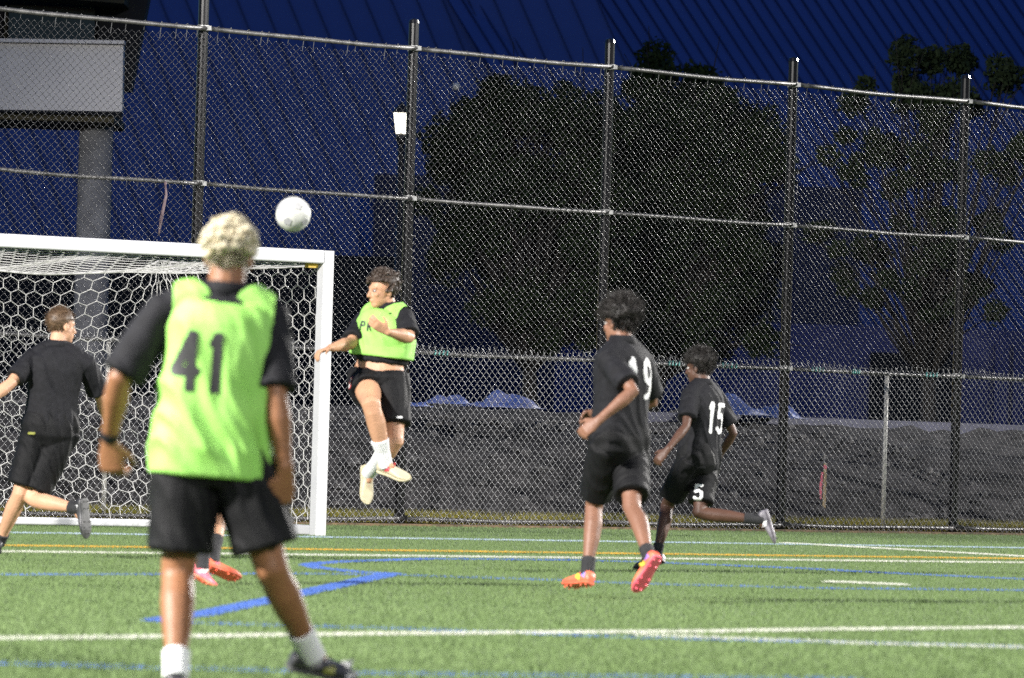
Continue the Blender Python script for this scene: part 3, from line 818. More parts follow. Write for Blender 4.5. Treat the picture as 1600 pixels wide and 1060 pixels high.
JOINTS = {
    'near': ((-1.050, 21.6), {
        'pel': (0.000, 0.000, 0.827), 'neck': (0.027, 0.000, 1.389), 'head': (0.037, 0.020, 1.508), 'sL': (-0.190, 0.000, 1.317), 'sR': (0.188, 0.000, 1.303), 'hL': (-0.090, 0.000, 0.808), 'hR': (0.094, 0.000, 0.813), 'eL': (-0.337, -0.031, 1.074), 'wL': (-0.376, 0.108, 0.861), 'kL': (-0.110, 0.000, 0.387), 'aL': (-0.095, -0.226, 0.048), 'eR': (0.219, -0.090, 1.033), 'wR': (0.261, -0.090, 0.766), 'kR': (0.222, 0.000, 0.412), 'aR': (0.360, 0.243, 0.116), 'tL': (-0.107, -0.046, -0.016), 'fL': (-0.364, 0.138, 0.748), 'tR': (0.512, 0.343, 0.043), 'fR': (0.251, -0.060, 0.663)}),
    'leap': ((-0.894, 41.0), {
        'pel': (0.000, 0.000, 1.310), 'neck': (0.042, 0.000, 1.769), 'head': (0.009, -0.030, 1.880), 'sL': (-0.115, 0.140, 1.682), 'sR': (0.165, -0.100, 1.699), 'hL': (-0.081, 0.030, 1.273), 'hR': (0.087, -0.030, 1.278), 'eL': (-0.188, -0.098, 1.524), 'wL': (-0.316, -0.327, 1.486), 'kL': (-0.033, -0.365, 1.110), 'aL': (0.069, -0.221, 0.729), 'eR': (0.204, -0.220, 1.575), 'wR': (0.065, -0.420, 1.601), 'kR': (0.125, -0.170, 0.873), 'aR': (-0.041, 0.152, 0.661), 'tL': (0.232, -0.301, 0.634), 'fL': (-0.376, -0.367, 1.463), 'tR': (-0.052, 0.152, 0.436), 'fR': (0.003, -0.450, 1.638)}),
    'chase': ((-3.168, 42.0), {
        'pel': (0.000, 0.000, 0.899), 'neck': (0.032, 0.000, 1.462), 'head': (0.055, 0.030, 1.591), 'sL': (-0.133, 0.000, 1.373), 'sR': (0.235, 0.000, 1.340), 'hL': (-0.083, 0.000, 0.857), 'hR': (0.085, 0.000, 0.862), 'eL': (-0.270, -0.184, 1.192), 'wL': (-0.433, -0.328, 1.046), 'kL': (-0.194, 0.000, 0.433), 'aL': (-0.343, 0.201, 0.102), 'eR': (0.330, 0.157, 1.112), 'wR': (0.370, 0.355, 0.946), 'kR': (-0.122, 0.000, 0.400), 'aR': (0.215, -0.237, 0.348), 'tL': (-0.389, 0.381, 0.003), 'fL': (-0.503, -0.328, 0.999), 'tR': (0.293, -0.287, 0.121), 'fR': (0.360, 0.405, 0.857)}),
    'nine': ((0.629, 35.0), {
        'pel': (0.000, 0.000, 0.913), 'neck': (0.005, 0.000, 1.485), 'head': (-0.013, 0.030, 1.587), 'sL': (-0.073, -0.130, 1.379), 'sR': (0.126, 0.140, 1.374), 'hL': (-0.065, -0.070, 0.874), 'hR': (0.075, 0.070, 0.879), 'eL': (0.072, -0.317, 1.203), 'wL': (-0.121, -0.373, 1.031), 'kL': (-0.125, 0.195, 0.541), 'aL': (-0.155, 0.019, 0.160), 'eR': (0.199, 0.315, 1.148), 'wR': (-0.082, 0.315, 1.058), 'kR': (0.085, -0.195, 0.540), 'aR': (0.185, -0.494, 0.263), 'tL': (-0.278, 0.169, 0.087), 'fL': (-0.193, -0.373, 0.974), 'tR': (0.089, -0.444, 0.017), 'fR': (-0.159, 0.315, 1.056)}),
    'fifteen': ((1.354, 43.4), {
        'pel': (0.000, 0.000, 0.827), 'neck': (0.016, 0.000, 1.348), 'head': (-0.014, 0.020, 1.453), 'sL': (-0.072, -0.130, 1.263), 'sR': (0.125, 0.130, 1.242), 'hL': (-0.058, -0.070, 0.793), 'hR': (0.060, 0.070, 0.797), 'eL': (-0.102, -0.284, 1.039), 'wL': (-0.234, -0.406, 0.870), 'kL': (-0.209, 0.117, 0.473), 'aL': (-0.276, -0.044, 0.124), 'eR': (0.251, 0.180, 1.003), 'wR': (0.151, 0.314, 0.822), 'kR': (0.017, -0.071, 0.425), 'aR': (0.447, -0.071, 0.392), 'tL': (-0.447, 0.016, 0.014), 'fL': (-0.287, -0.406, 0.809), 'tR': (0.572, -0.071, 0.204), 'fR': (0.107, 0.314, 0.766)}),
    'hidden': ((-1.800, 36.0), {
        'pel': (0.000, 0.000, 0.841), 'neck': (0.054, 0.000, 1.336), 'head': (0.057, 0.000, 1.488), 'sL': (-0.127, 0.000, 1.285), 'sR': (0.206, 0.000, 1.295), 'hL': (-0.067, 0.000, 0.801), 'hR': (0.077, 0.000, 0.806), 'eL': (-0.119, -0.124, 1.027), 'wL': (-0.038, 0.032, 0.840), 'kL': (0.031, -0.192, 0.444), 'aL': (0.029, -0.420, 0.107), 'eR': (0.154, -0.041, 1.017), 'wR': (0.287, 0.151, 1.123), 'kR': (0.081, 0.174, 0.427), 'aR': (0.074, -0.114, 0.138), 'tL': (0.123, -0.520, 0.007), 'fL': (-0.006, 0.062, 0.784), 'tR': (0.190, -0.064, 0.070), 'fR': (0.324, 0.181, 1.154)}),
}

def lerp(a, b, t): return Vector(a).lerp(Vector(b), t)

def hand(mb, w, d, pn, thumb, k, curl):
    """palm, four unequal fingers bent at the knuckles and a thumb; d = direction, pn = palm normal"""
    d = Vector(d).normalized(); pn = Vector(pn); pn = (pn - d * pn.dot(d)).normalized(); s = Vector(thumb); s = (s - d * s.dot(d) - pn * s.dot(pn)).normalized()
    w = Vector(w)
    mb.tube([w - d * .02, w + d * .02 * k, w + d * .055 * k, w + d * .095 * k], [(.026 * k, .020 * k), (.031 * k, .017 * k), (.041 * k, .015 * k), (.040 * k, .013 * k)], 12, side=s, dome=True)
    for i, (o, ln) in enumerate(((.029, .072), (.010, .080), (-.010, .075), (-.029, .060))):
        p = w + d * .088 * k + s * o * k; an = 0; pts = [p]
        for q, (fr, bend) in enumerate(((.42, curl * .7), (.32, curl), (.26, curl * .8))):
            an += bend + .06 * i * curl
            dd = d * math.cos(an) + pn * math.sin(an) + s * o * 1.6 * (1 - q * .3)
            pts.append(pts[-1] + dd.normalized() * ln * fr * k)
        mb.tube(pts, [.0098 * k, .0092 * k, .0086 * k, .0074 * k], 8, dome=True)
    p = w + d * .028 * k + s * .026 * k
    t1 = p + (s * .75 + d * .75 + pn * .25).normalized() * .042 * k; t2 = t1 + (s * .25 + d * .9 + pn * .45).normalized() * .034 * k
    mb.tube([p, t1, t2], [.0125 * k, .0105 * k, .0085 * k], 8, dome=True)

def shoe(root, ankle, toe, up_hint, k, m_up, m_sole, mat_patch=None):
    a, t = Vector(ankle), Vector(toe)
    L = .272 * k
    f = (t - a); f.normalize()
    # the toe point lies at the front of the foot, the ankle .09 above the sole and .06 in front of the heel
    u = Vector(up_hint); u = (u - f * u.dot(f)).normalized()
    # tilt so that the sole, not the ankle-toe line, is the foot plane
    th = math.atan2(.055, .20); f2 = (f * math.cos(th) + u * math.sin(th)).normalized(); u2 = (u * math.cos(th) - f * math.sin(th)).normalized()
    heel = a - u2 * .082 * k - f2 * .062 * k; s = f2.cross(u2)
    prof = [(0.0, .022, .050), (.03, .031, .072), (.12, .035, .086), (.24, .035, .088), (.36, .034, .078), (.50, .038, .064), (.64, .044, .054), (.78, .045, .045), (.90, .037, .036), (.975, .022, .027), (1.0, .010, .018)]
    rings = []
    for q, w, h in prof:
        base = .010 + (.014 * max(0, (q - .7) / .3) ** 2)
        c = heel + f2 * L * q + u2 * ((h + base) / 2) * k
        rings.append((c, w * k, max(.006, (h - base) / 2) * k, s, u2))
    mb = MB(); mb.rings(rings, 20, 2.6)
    me = remesh(mb, .0055, 5, .5, root.location)
    up = put('shoe', me, m_up, root)
    m2 = MB(); rg = []
    for q, w, h in prof:
        lift = .014 * max(0, (q - .7) / .3) ** 2
        rg.append((heel + f2 * L * q + u2 * (.008 + lift) * k, (w + .001) * k, .009 * k, s, u2))
    m2.rings(rg, 18, 3.2)
    for q, o in ((.08, .018), (.08, -.018), (.25, .02), (.25, -.02), (.58, .026), (.58, -.026), (.72, .03), (.72, -.03), (.86, .015), (.86, -.015)):
        p = heel + f2 * L * q + s * o * k
        m2.tube([p + u2 * .004 * k, p - u2 * .010 * k], [.007 * k, .004 * k], 6)
    put('sole', m2, m_sole, root, parent=up)
    if mat_patch:
        m3 = MB(); me2 = up.data
        bvh = BVHTree.FromPolygons([v.co for v in me2.vertices], [p.vertices for p in me2.polygons])
        for i, (mt, q0, hh) in enumerate(mat_patch):
            for side in (-1, 1):
                m3 = MB(); V = []; F = []
                for x in range(7):
                    for y in range(5):
                        o = heel + f2 * L * (q0 + x * .025) + u2 * (hh + y * .008 + x * .003) * k + s * side * .2 - root.location
                        h = bvh.ray_cast(o, -s * side)
                        V.append((h[0] + s * side * .0025 if h[0] is not None else o - s * side * .165) + Vector(root.location))
                for x in range(6):
                    for y in range(4): F.append((x * 5 + y, x * 5 + y + 1, (x + 1) * 5 + y + 1, (x + 1) * 5 + y))
                m3.add(V, F); put('shoe_stripe', m3, mt, root, parent=up)
    # laces
    m3 = MB()
    for i in range(4):
        q = .33 + i * .075; h = (.079 - i * .008) * k
        m3.tube([heel + f2 * L * q + u2 * (h - .004) + s * .020 * k, heel + f2 * L * (q + .012) + u2 * (h + .003), heel + f2 * L * q + u2 * (h - .004) - s * .020 * k], .0028, 5)
    put('laces', m3, m_sole if mat_patch is None else mat_patch[0][0], root, parent=up)
    return f2, u2

def fold_fn(org, side, up, front, amp, wl, seed, slant=0.25, hem=None, lo=0.0):
    o = Vector(org)
    def fn(c, n):
        p = c - o; x = p.dot(side); z = p.dot(up); y = p.dot(front)
        w = .05 * noise.noise((x * 5 + seed, z * 4, y * 4))
        q = (x * 1.0 + y * .8 + z * slant + w) / wl
        v = noise.noise((q, z * 2.2 + seed, seed * 1.7)) ; v = 1 - 2.2 * abs(v)
        v2 = noise.noise((q * 2.3 + 5, z * 5 + seed, y * 3))
        v3 = noise.noise((x * 9 + seed, y * 9, z * 9))
        a = amp * (lo + (1 - lo) * (min(1, max(0, 1 - (z - (hem or 0)) / .6))))
        if hem is not None: a *= min(1, max(.15, (z - hem) / .10))
        return a * (v * .85 + v2 * .3 + v3 * .15)
    return fn

def person(key, label, face, head_dir, spec):
    (x0, D), J = JOINTS[key]
    k = spec.get('k', 1.0)
    root = empty('person', (x0, D, 0)); tag(root, label, 'person')
    O = Vector((x0, D, 0)); J = {n: Vector(v) + O for n, v in J.items()}
    pel, nk = J['pel'], J['neck']
    up = (nk - pel).normalized()
    lat_s = (J['sR'] - J['sL']).normalized(); lat_h = (J['hR'] - J['hL']).normalized()
    sgn = -1 if face == 'away' else 1
    def axes(t):
        l = lat_h.lerp(lat_s, t); l = (l - up * l.dot(up)).normalized(); return l, (l.cross(up) * sgn).normalized()
    bw = spec.get('bw', 1.0)
    def torso(tab, inflate=0.0, bulge=0.0):
        out = []
        for t, w, d in tab:
            l, f = axes(min(1, max(0, t)))
            c = pel.lerp(nk, t) if t >= 0 else pel + up * ((nk - pel).length * t)
            c = c - f * .012 * math.sin(math.pi * min(1, max(0, t))) 
            out.append((c, (w * bw + inflate) * k, (d * bw + inflate) * k, l, f))
        return out
    BODY = [(-.20, .085, .08), (-.08, .150, .112), (.04, .166, .122), (.22, .150, .108), (.36, .140, .102), (.52, .155, .112), (.70, .172, .120), (.84, .170, .108), (.93, .125, .082), (1.0, .070, .064)]
    # ---------------- body: one continuous surface
    mb = MB(); mb.rings(torso(BODY), 24, 2.3)
    l1, f1 = axes(1.0)
    hd = J['head']; H = Vector(head_dir).normalized()
    hu = (hd - nk); hu = (hu - H * hu.dot(H)); hu = (hu.normalized() * .5 + Vector((0, 0, 1)) * .5); hu = (hu - H * hu.dot(H)).normalized(); hs = H.cross(hu)
    nf = spec.get('neck', 1.0) * k
    mb.tube([nk - up * .06, nk + up * .02, lerp(nk, hd, .55) - H * .008, hd - hu * .03 - H * .01], [.068 * nf, .060 * nf, .056 * nf, .056 * nf], 14)
    for s in 'LR':       # trapezius and limbs
        mb.tube([nk + up * .008, lerp(nk, J['s' + s], .55) + up * .004, J['s' + s]], [.045 * k, .052 * k, .052 * k], 12, dome=True)
        sh, el, wr = J['s' + s], J['e' + s], J['w' + s]
        ar = spec.get('arm', 1.0) * k
        mb.tube([sh, lerp(sh, el, .25), lerp(sh, el, .55), lerp(sh, el, .9), el, lerp(el, wr, .12), lerp(el, wr, .32), lerp(el, wr, .7), wr],
                [.056 * ar, .054 * ar, .047 * ar, .039 * ar, .038 * ar, .040 * ar, .043 * ar, .031 * ar, (.028 * ar, .023 * ar)], 14, dome=True)
        d = J['f' + s] - wr
        inward = (pel - wr); inward -= d.normalized() * inward.dot(d.normalized())
        hs_ = spec.get('hand' + s, {})
        pn = Vector(hs_.get('palm', inward)); th = Vector(hs_.get('thumb', f1))
        hand(mb, wr, d, pn, th, k * hs_.get('size', 1.02), hs_.get('curl', .55))
        hp, kn, an = J['h' + s], J['k' + s], J['a' + s]
        lg = spec.get('leg', 1.0) * k
        th_ax = (kn - hp).normalized(); shx = (an - kn).normalized()
        back = (shx - th_ax * shx.dot(th_ax)); back = back.normalized() if back.length > .12 else -f1
        bk = (-f1 * .5 + back * .5)
        mb.tube([hp + (hp - kn).normalized() * .02, lerp(hp, kn, .25), lerp(hp, kn, .6), lerp(hp, kn, .88), kn, lerp(kn, an, .1), lerp(kn, an, .28) + bk * .014, lerp(kn, an, .5) + bk * .010, lerp(kn, an, .8), an],
                [.092 * lg, .088 * lg, .072 * lg, .059 * lg, .057 * lg, .054 * lg, .058 * lg, .052 * lg, .037 * lg, .038 * lg], 16, dome=True)
        mb.ball(lerp(kn, hp, .02) - back * .012, .050 * lg, n=10, m=7)
        mb.tube([an, lerp(an, J['t' + s], .25)], [.034 * k, .022 * k], 10, dome=True)
    # head
    hk = k * spec.get('hk', 1.0)
    HA = (hs, H, hu)
    def hp_(x, y, z): return hd + hs * x * hk + H * y * hk + hu * z * hk
    mb.ball(hp_(0, -.012, .035), (.075 * hk, .094 * hk, .088 * hk), HA, 20, 14)
    mb.ball(hp_(0, .020, -.03), (.062 * hk, .070 * hk, .082 * hk), HA, 16, 12)
    mb.ball(hp_(0, .050, -.082), (.036 * hk, .034 * hk, .030 * hk), HA, 12, 8)
    mb.ball(hp_(0, .072, .028), (.050 * hk, .018 * hk, .014 * hk), HA, 12, 8)           # brow
    mb.tube([hp_(0, .083, .022), hp_(0, .100, -.012), hp_(0, .106, -.026)], [.008 * hk, .011 * hk, .013 * hk], 8, dome=True)   # nose
    mb.ball(hp_(.012, .092, -.028), .009 * hk, n=8, m=6); mb.ball(hp_(-.012, .092, -.028), .009 * hk, n=8, m=6)
    mb.ball(hp_(0, .085, -.052), (.023 * hk, .011 * hk, .006 * hk), HA, 10, 6); mb.ball(hp_(0, .083, -.063), (.020 * hk, .011 * hk, .007 * hk), HA, 10, 6)   # lips
    for e in (-1, 1):
        mb.ball(hp_(.078 * e, -.012, -.004), (.010 * hk, .020 * hk, .032 * hk), HA, 10, 8)
        mb.ball(hp_(.040 * e, .062, -.018), (.020 * hk, .020 * hk, .018 * hk), HA, 8, 6)  # cheek
    me = remesh(mb, spec.get('vox', .0062), 3, .5, O)
    body = put('body', me, SK[key], root)
    for e in (-1, 1):
        m = MB(); m.ball(hp_(.031 * e, .074, .008), .0110 * hk, n=10, m=8); ey = put('eye', m, M_eyew, root, smooth=True)
        m = MB(); m.ball(hp_(.031 * e, .081, .008), .0075 * hk, n=8, m=6); put('iris', m, M_eye, root, parent=ey, smooth=True)
    # ---------------- shirt
    mb = MB()
    hem = spec.get('hem', -.10)
    SH = [(hem, .158, .122), (hem + .08, .172, .128), (.10, .176, .130), (.25, .168, .124), (.40, .164, .122), (.55, .172, .126), (.70, .184, .132), (.84, .182, .120), (.93, .140, .096), (.985, .082, .074)]
    if hem > 0: SH = [r for r in SH if r[0] >= hem + .075 or r[0] == hem]
    mb.rings(torso(SH, .006), 26, 2.3)
    for s in 'LR':
        sh, el = J['s' + s], J['e' + s]
        q = spec.get('sleeve', .62)
        ar = spec.get('arm', 1.0) * k
        inner = lerp(sh, nk, .45) - up * .02; sv = spec.get('slv', 1.0) * k
        mb.tube([inner, sh, lerp(sh, el, q * .4), lerp(sh, el, q * .8), lerp(sh, el, q)], [.066 * k, .071 * sv, .070 * sv, .071 * sv, .074 * sv], 18)
        mb.tube([nk + up * .006, lerp(nk, sh, .5) + up * .012, sh + up * .004], [(.062 * k, .055 * k), (.066 * k, .062 * k), (.066 * k, .062 * k)], 14, dome=True)
    me = remesh(mb, .0075, 4, .5, O)
    displace(me, fold_fn(pel - O, l1, up, f1, .013 * k, .055, spec.get('seed', 1), spec.get('slant', .3), lo=.35))
    shirt = put('shirt', me, M_black, root)
    m = MB(); m.tube([nk - up * .02, nk + up * .02, nk + up * .040], [.082 * k, .078 * k, .070 * k], 20); put('collar', m, M_black, root, parent=shirt, smooth=True)
    # ---------------- shorts
    mb = MB()
    ST = [(-.22, .11, .10), (-.10, .176, .135), (.03, .186, .140), (.14, .172, .128), (.19, .160, .120)]
    if 'waist' in spec: ST = ST[:2] + [(.0, .186, .140), (spec['waist'], .176, .130)]
    mb.rings(torso(ST, .008), 24, 2.3)
    for s in 'LR':
        hp, kn = J['h' + s], J['k' + s]; q = spec.get('short' + s, .78); lg = spec.get('leg', 1.0) * k
        st0 = hp + (hp - kn).normalized() * .03
        mb.tube([st0, lerp(hp, kn, q * .4), lerp(hp, kn, q * .75), lerp(hp, kn, q)], [.112 * lg, .112 * lg, .106 * lg, .108 * lg], 20)
    me = remesh(mb, .0075, 4, .5, O)
    displace(me, fold_fn(pel - O, l1, up, f1, .012 * k, .06, spec.get('seed', 1) + 4, .5, lo=.8))
    shorts = put('shorts', me, M_short, root)
    # ---------------- bib
    bib = None
    if spec.get('bib'):
        mb = MB(); hb = spec['bib']
        BB = [(hb, .218, .168), (hb + .02, .220, .170), (hb + .12, .212, .162), (.18, .200, .152), (.36, .192, .146), (.55, .192, .146), (.70, .190, .150), (.82, .168, .140), (.90, .148, .122), (.945, .122, .106), (.965, .090, .090)]
        if spec.get('bib_tab'): BB = spec['bib_tab']
        mb.rings(torso(BB, .006), 30, 2.5)
        for s in 'LR':
            sh = J['s' + s]
            mb.tube([nk + up * .004, lerp(nk, sh, .5) + up * .012, sh + up * .004, sh + (sh - nk) * .25 - up * .01], [(.076 * k, .067 * k), (.080 * k, .074 * k), (.080 * k, .074 * k), (.078 * k, .07 * k)], 16, dome=True)
        me = remesh(mb, .0065, 8, .5, O)
        # cut the arm holes and the neck opening
        bm = bmesh.new(); bm.from_mesh(me)
        aw = spec.get('armhole', .162) * k * bw; Ls = (nk - pel).length
        def cut(co):
            q = co + O - pel; x = q.dot(l1) - (nk - pel).dot(l1) * 0; h = q.dot(up) / Ls
            q2 = co + O - nk; z2 = q2.dot(up); x2 = q2.dot(l1); y2 = q2.dot(f1)
            if h > .62 and abs(x2) > aw + .03 * max(0, (.86 - h) / .24) ** 2: return True
            if z2 > -.066 * k and math.hypot(x2 / 1.25, y2 * 1.0) < (.084 + .10 * max(0, z2)) * k: return True
            if z2 > -.05 * k and y2 * (1 if face == 'camera' else 1) > 0 and math.hypot(x2 / 1.15, y2) < .085 * k: return True
            return False
        bmesh.ops.delete(bm, geom=[v for v in bm.verts if cut(v.co)], context='VERTS')
        edge = [v for v in bm.verts if v.is_boundary]
        for it in range(6):
            new = {}
            for v in edge:
                nb = [e.other_vert(v) for e in v.link_edges if e.is_boundary]
                if len(nb) == 2: new[v] = (nb[0].co + nb[1].co) * .25 + v.co * .5
            for v, c_ in new.items(): v.co = c_
        bm.to_mesh(me); bm.free(); me.update(); me.shade_smooth()
        displace(me, fold_fn(pel - O, l1, up, f1, spec.get('bib_amp', .020) * k, .075, spec.get('seed', 1) + 9, spec.get('bib_slant', .42), hem=BB[0][0] * (nk - pel).length, lo=.30))
        bib = put('bib', me, M_bib, root)
    # ---------------- socks and shoes
    for s in 'LR':
        kn, an = J['k' + s], J['a' + s]; q = spec.get('sock' + s, .75); lg = spec.get('leg', 1.0) * k
        mb = MB()
        r0 = .047 if q > .6 else .056
        mb.tube([lerp(kn, an, q), lerp(kn, an, q + .02), lerp(kn, an, (q + 1) / 2), an, an + (an - kn).normalized() * .03], [(r0 + .002) * lg, r0 * lg, .045 * lg, .044 * lg, .044 * lg], 18)
        me = remesh(mb, .006, 3, .5, O); put('sock', me, spec['sock_mat'], root)
        shoe(root, an, J['t' + s], kn - an, k, spec['shoe'][s][0], spec['shoe'][s][1], spec['shoe'][s][2] if len(spec['shoe'][s]) > 2 else None)
    # ---------------- hair
    hair(spec['hair'], root, hp_, HA, hk, spec.get('seed', 1))
    return dict(root=root, J=J, up=up, lat=l1, front=f1, shirt=shirt, shorts=shorts, bib=bib, body=body, hp=hp_, H=H, hu=hu, hs=hs, pel=pel, nk=nk, k=k, axes=axes)

def hair(h, root, hp_, HA, hk, seed):
    kind, mats, rad, low = h['kind'], h['mats'], h['r'], h.get('low', -.02)
    rg = np.random.default_rng(seed + 50)
    hs, H, hu = HA
    # cap of hair over the scalp
    mb = MB(); n = 0
    cap = MB(); cap.ball(hp_(0, -.016, .040), ((.078 + rad) * hk, (.094 + rad) * hk, (.088 + rad) * hk), HA, 40, 28)
    me = bpy.data.meshes.new('hair'); me.from_pydata([Vector(v) - root.location for v in cap.v], [], cap.f); me.update()
    c0 = Vector(hp_(0, -.016, .040)) - Vector(root.location)
    bm = bmesh.new(); bm.from_mesh(me)
    def keep(p):
        d = (p - c0); y = d.dot(H) / hk; z = d.dot(hu) / hk; x = abs(d.dot(hs)) / hk
        line = h.get('front', .045) if y > .02 else (low - .035 + (.055 * max(0, (y + .05) / .07)))
        return z > line - .04
    bmesh.ops.delete(bm, geom=[v for v in bm.verts if not keep(v.co)], context='VERTS')
    for v in bm.verts:
        d = (v.co - c0).normalized(); z = (v.co - c0).dot(hu) / hk; v.co -= d * rad * .9 * min(1, max(0, (.03 - z) / .07)); v.co += d * rad * .45 * (noise.noise(d * 5 + Vector((seed, 0, 0)))) + d * rad * .4 * noise.noise(d * 16)
    bm.to_mesh(me); P = [v.co.copy() for v in bm.verts]; bm.free(); me.shade_smooth()
    hr = put('hair', me, mats[0], root)
    if not P: return
    # curls / fuzz standing off the cap
    if kind == 'curl':
        for q, mt in enumerate(mats[1:]):
            mb = MB()
            for i in range(h.get('n', 300)):
                p = P[int(rg.integers(len(P)))]; d = (p - c0).normalized()
                z = (p - c0).dot(hu)
                if h.get('dark_below') is not None and z < h['dark_below'] + rg.normal(0, .008): continue
                r = rg.uniform(.006, .013) * h.get('size', 1)
                pp = p + d * rg.uniform(-.004, .008) + Vector(rg.normal(0, .006, 3)) + Vector(root.location)
                t = Vector(rg.normal(0, 1, 3)).normalized()
                mb.ball(pp, (r * 1.35, r, r * .9), (t, t.orthogonal().normalized(), t.cross(t.orthogonal().normalized())), 7, 5)
            put('curls', mb, mt, root, parent=hr, smooth=True)
    V = []; 
    n = h.get('fuzz', 5000); ln = h.get('len', .02)
    idx = rg.integers(len(P), size=n)
    base = np.array([P[i] for i in idx]); dd = base - np.array(c0); dd /= np.linalg.norm(dd, axis=1, keepdims=True)
    base = base - dd * .006 + rg.normal(0, .006, (n, 3))
    tip = base + (dd + rg.normal(0, h.get('wild', .5), (n, 3))) * rg.uniform(.4, 1.2, (n, 1)) * ln
    sd = np.cross(dd, rg.normal(0, 1, (n, 3))); sd /= np.linalg.norm(sd, axis=1, keepdims=True); sd *= .0022
    V = np.stack([base - sd, base + sd, tip], 1).reshape(-1, 3)
    o = put('strands', quick_mesh('strands', V, np.arange(3 * n).reshape(-1, 3)), mats[-1], root, parent=hr); o['kind'] = 'stuff'

H_blond = material('bleached_hair', (0.34, 0.28, 0.16), 0.7, (0.50, 0.44, 0.30), 40)
H_blond2 = material('bleached_tips', (0.42, 0.37, 0.25), 0.7, (0.60, 0.55, 0.42), 40)
H_root = material('dark_hair_roots', (0.045, 0.034, 0.025), 0.7, (0.16, 0.12, 0.07), 30)
H_dkbrown = material('dark_brown_hair', (0.035, 0.022, 0.015), 0.5, (0.06, 0.04, 0.028), 30)
H_brown = material('brown_hair', (0.085, 0.050, 0.028), 0.5, (0.13, 0.08, 0.045), 30)
H_black = material('black_hair', (0.014, 0.012, 0.011), 0.6, (0.026, 0.022, 0.020), 30)
S_red = material('coral_shoe', (0.85, 0.13, 0.07), 0.4, (0.90, 0.20, 0.10), 14)
S_pink = material('pink_shoe', (0.85, 0.10, 0.16), 0.4, (0.88, 0.20, 0.25), 14)
S_cream = material('cream_shoe', (0.48, 0.42, 0.27), 0.5, (0.56, 0.50, 0.35), 14)
S_blk = material('black_shoe', (0.02, 0.02, 0.022), 0.4, (0.05, 0.05, 0.055), 14)
S_grey = material('grey_shoe', (0.14, 0.13, 0.15), 0.4, (0.28, 0.26, 0.29), 14)
S_whi = material('shoe_white', (0.72, 0.72, 0.72), 0.4, (0.78, 0.78, 0.78), 14)
S_red2 = material('shoe_red', (0.55, 0.05, 0.07), 0.4, (0.62, 0.08, 0.09), 14)
S_yel = material('shoe_yellow', (0.75, 0.60, 0.05), 0.4, (0.8, 0.66, 0.1), 14)
S_pur = material('shoe_violet', (0.35, 0.12, 0.55), 0.4, (0.25, 0.3, 0.7), 24)
S_olive = material('shoe_olive', (0.22, 0.23, 0.05), 0.4, (0.3, 0.3, 0.08), 14)

# ---- nearest player, back to the camera
p = person('near', 'nearest player from behind in lime bib 41 with bleached curly hair', 'away', (.12, 1, -.03), dict(
    k=1.0, bib=-.10, hem=-.06, seed=2, sleeve=.93, shortL=.80, shortR=.80, sockL=.80, sockR=.74, sock_mat=M_wsock, vox=.0055, leg=1.08,
    bib_tab=[(-.165, .214, .150), (-.14, .216, .152), (.02, .206, .150), (.22, .196, .146), (.38, .198, .144), (.55, .196, .146), (.70, .190, .152), (.80, .180, .150), (.86, .174, .142), (.90, .160, .130), (.93, .140, .118)],
    handL=dict(curl=.85, palm=(.35, 1, .1), thumb=(1, -.2, 0), size=1.22), handR=dict(curl=.9, palm=(-.5, 1, 0), thumb=(-1, -.3, 0), size=1.2), bib_amp=.030, arm=1.10, neck=1.15, slv=1.04, armhole=.182,
    shoe={'L': (S_blk, M_sole, [(S_grey, .4, .02)]), 'R': (S_blk, M_sole, [(S_whi, .78, .014), (S_olive, .45, .015), (S_grey, .25, .03)])},
    hair=dict(kind='curl', mats=[H_root, H_blond, H_blond2], r=.012, low=-.055, n=430, fuzz=5000, len=.012, wild=.7, dark_below=-.012, front=.03, size=1.1)))
c = p['nk'].lerp(p['pel'], .45) - p['front'] * .1 - p['lat'] * .105
printed('number', p['bib'], '41', c - p['lat'] * -.045, p['lat'], p['up'], -p['front'], .19, M_print_k, p['root'], .19, .006, .92, aspect=.44)
m = MB(); w_ = p['J']['wL']; e_ = p['J']['eL']; q = lerp(e_, w_, .95); d_ = (w_ - e_).normalized()
m.tube([q - d_ * .014, q + d_ * .014], .034, 16); put('wristband', m, M_black, p['root'])

# ---- leaping player
p = person('leap', 'leaping player in lime bib with white socks and cream shoes', 'camera', (-.86, -.50, -.08), dict(
    k=1.0, bw=1.06, bib=.22, hem=.21, neck=1.08, seed=5, sleeve=.85, waist=.06, shortL=.42, shortR=.72, sockL=.60, sockR=.45, sock_mat=M_wsock, leg=1.12, arm=1.1,
    bib_tab=[(.28, .200, .150), (.30, .204, .154), (.38, .202, .150), (.55, .198, .146), (.70, .192, .148), (.80, .172, .138), (.88, .150, .124), (.94, .118, .106), (.965, .095, .090)], bib_amp=.016,
    handL=dict(curl=.6, palm=(.3, 0, -1), thumb=(0, -.6, .6)), handR=dict(curl=.35, palm=(.2, .8, .3), thumb=(-.2, -.2, 1)),
    shoe={'L': (S_cream, S_cream, [(S_red2, .30, .035)]), 'R': (S_cream, S_cream, [(S_red2, .2, .04)])},
    hair=dict(kind='curl', mats=[H_dkbrown, H_dkbrown], r=.018, low=-.02, n=320, fuzz=5000, len=.012, wild=.4, front=.072)))
c = p['nk'].lerp(p['pel'], .30) + p['front'] * .1
printed('lettering', p['bib'], 'PR', c - p['lat'] * .02, p['lat'], p['up'], p['front'], .055, M_print_k, p['root'], .2, .004, .8, aspect=.8)
c = lerp(p['J']['hL'], p['J']['kL'], .14) + Vector((-.06, 0, .0))
printed('badge', p['shorts'], 'N', c, (1, .3, .1), (.1, 0, 1), (-.45, -1, .1), .062, M_print_r, p['root'], .42, .004, aspect=.75)
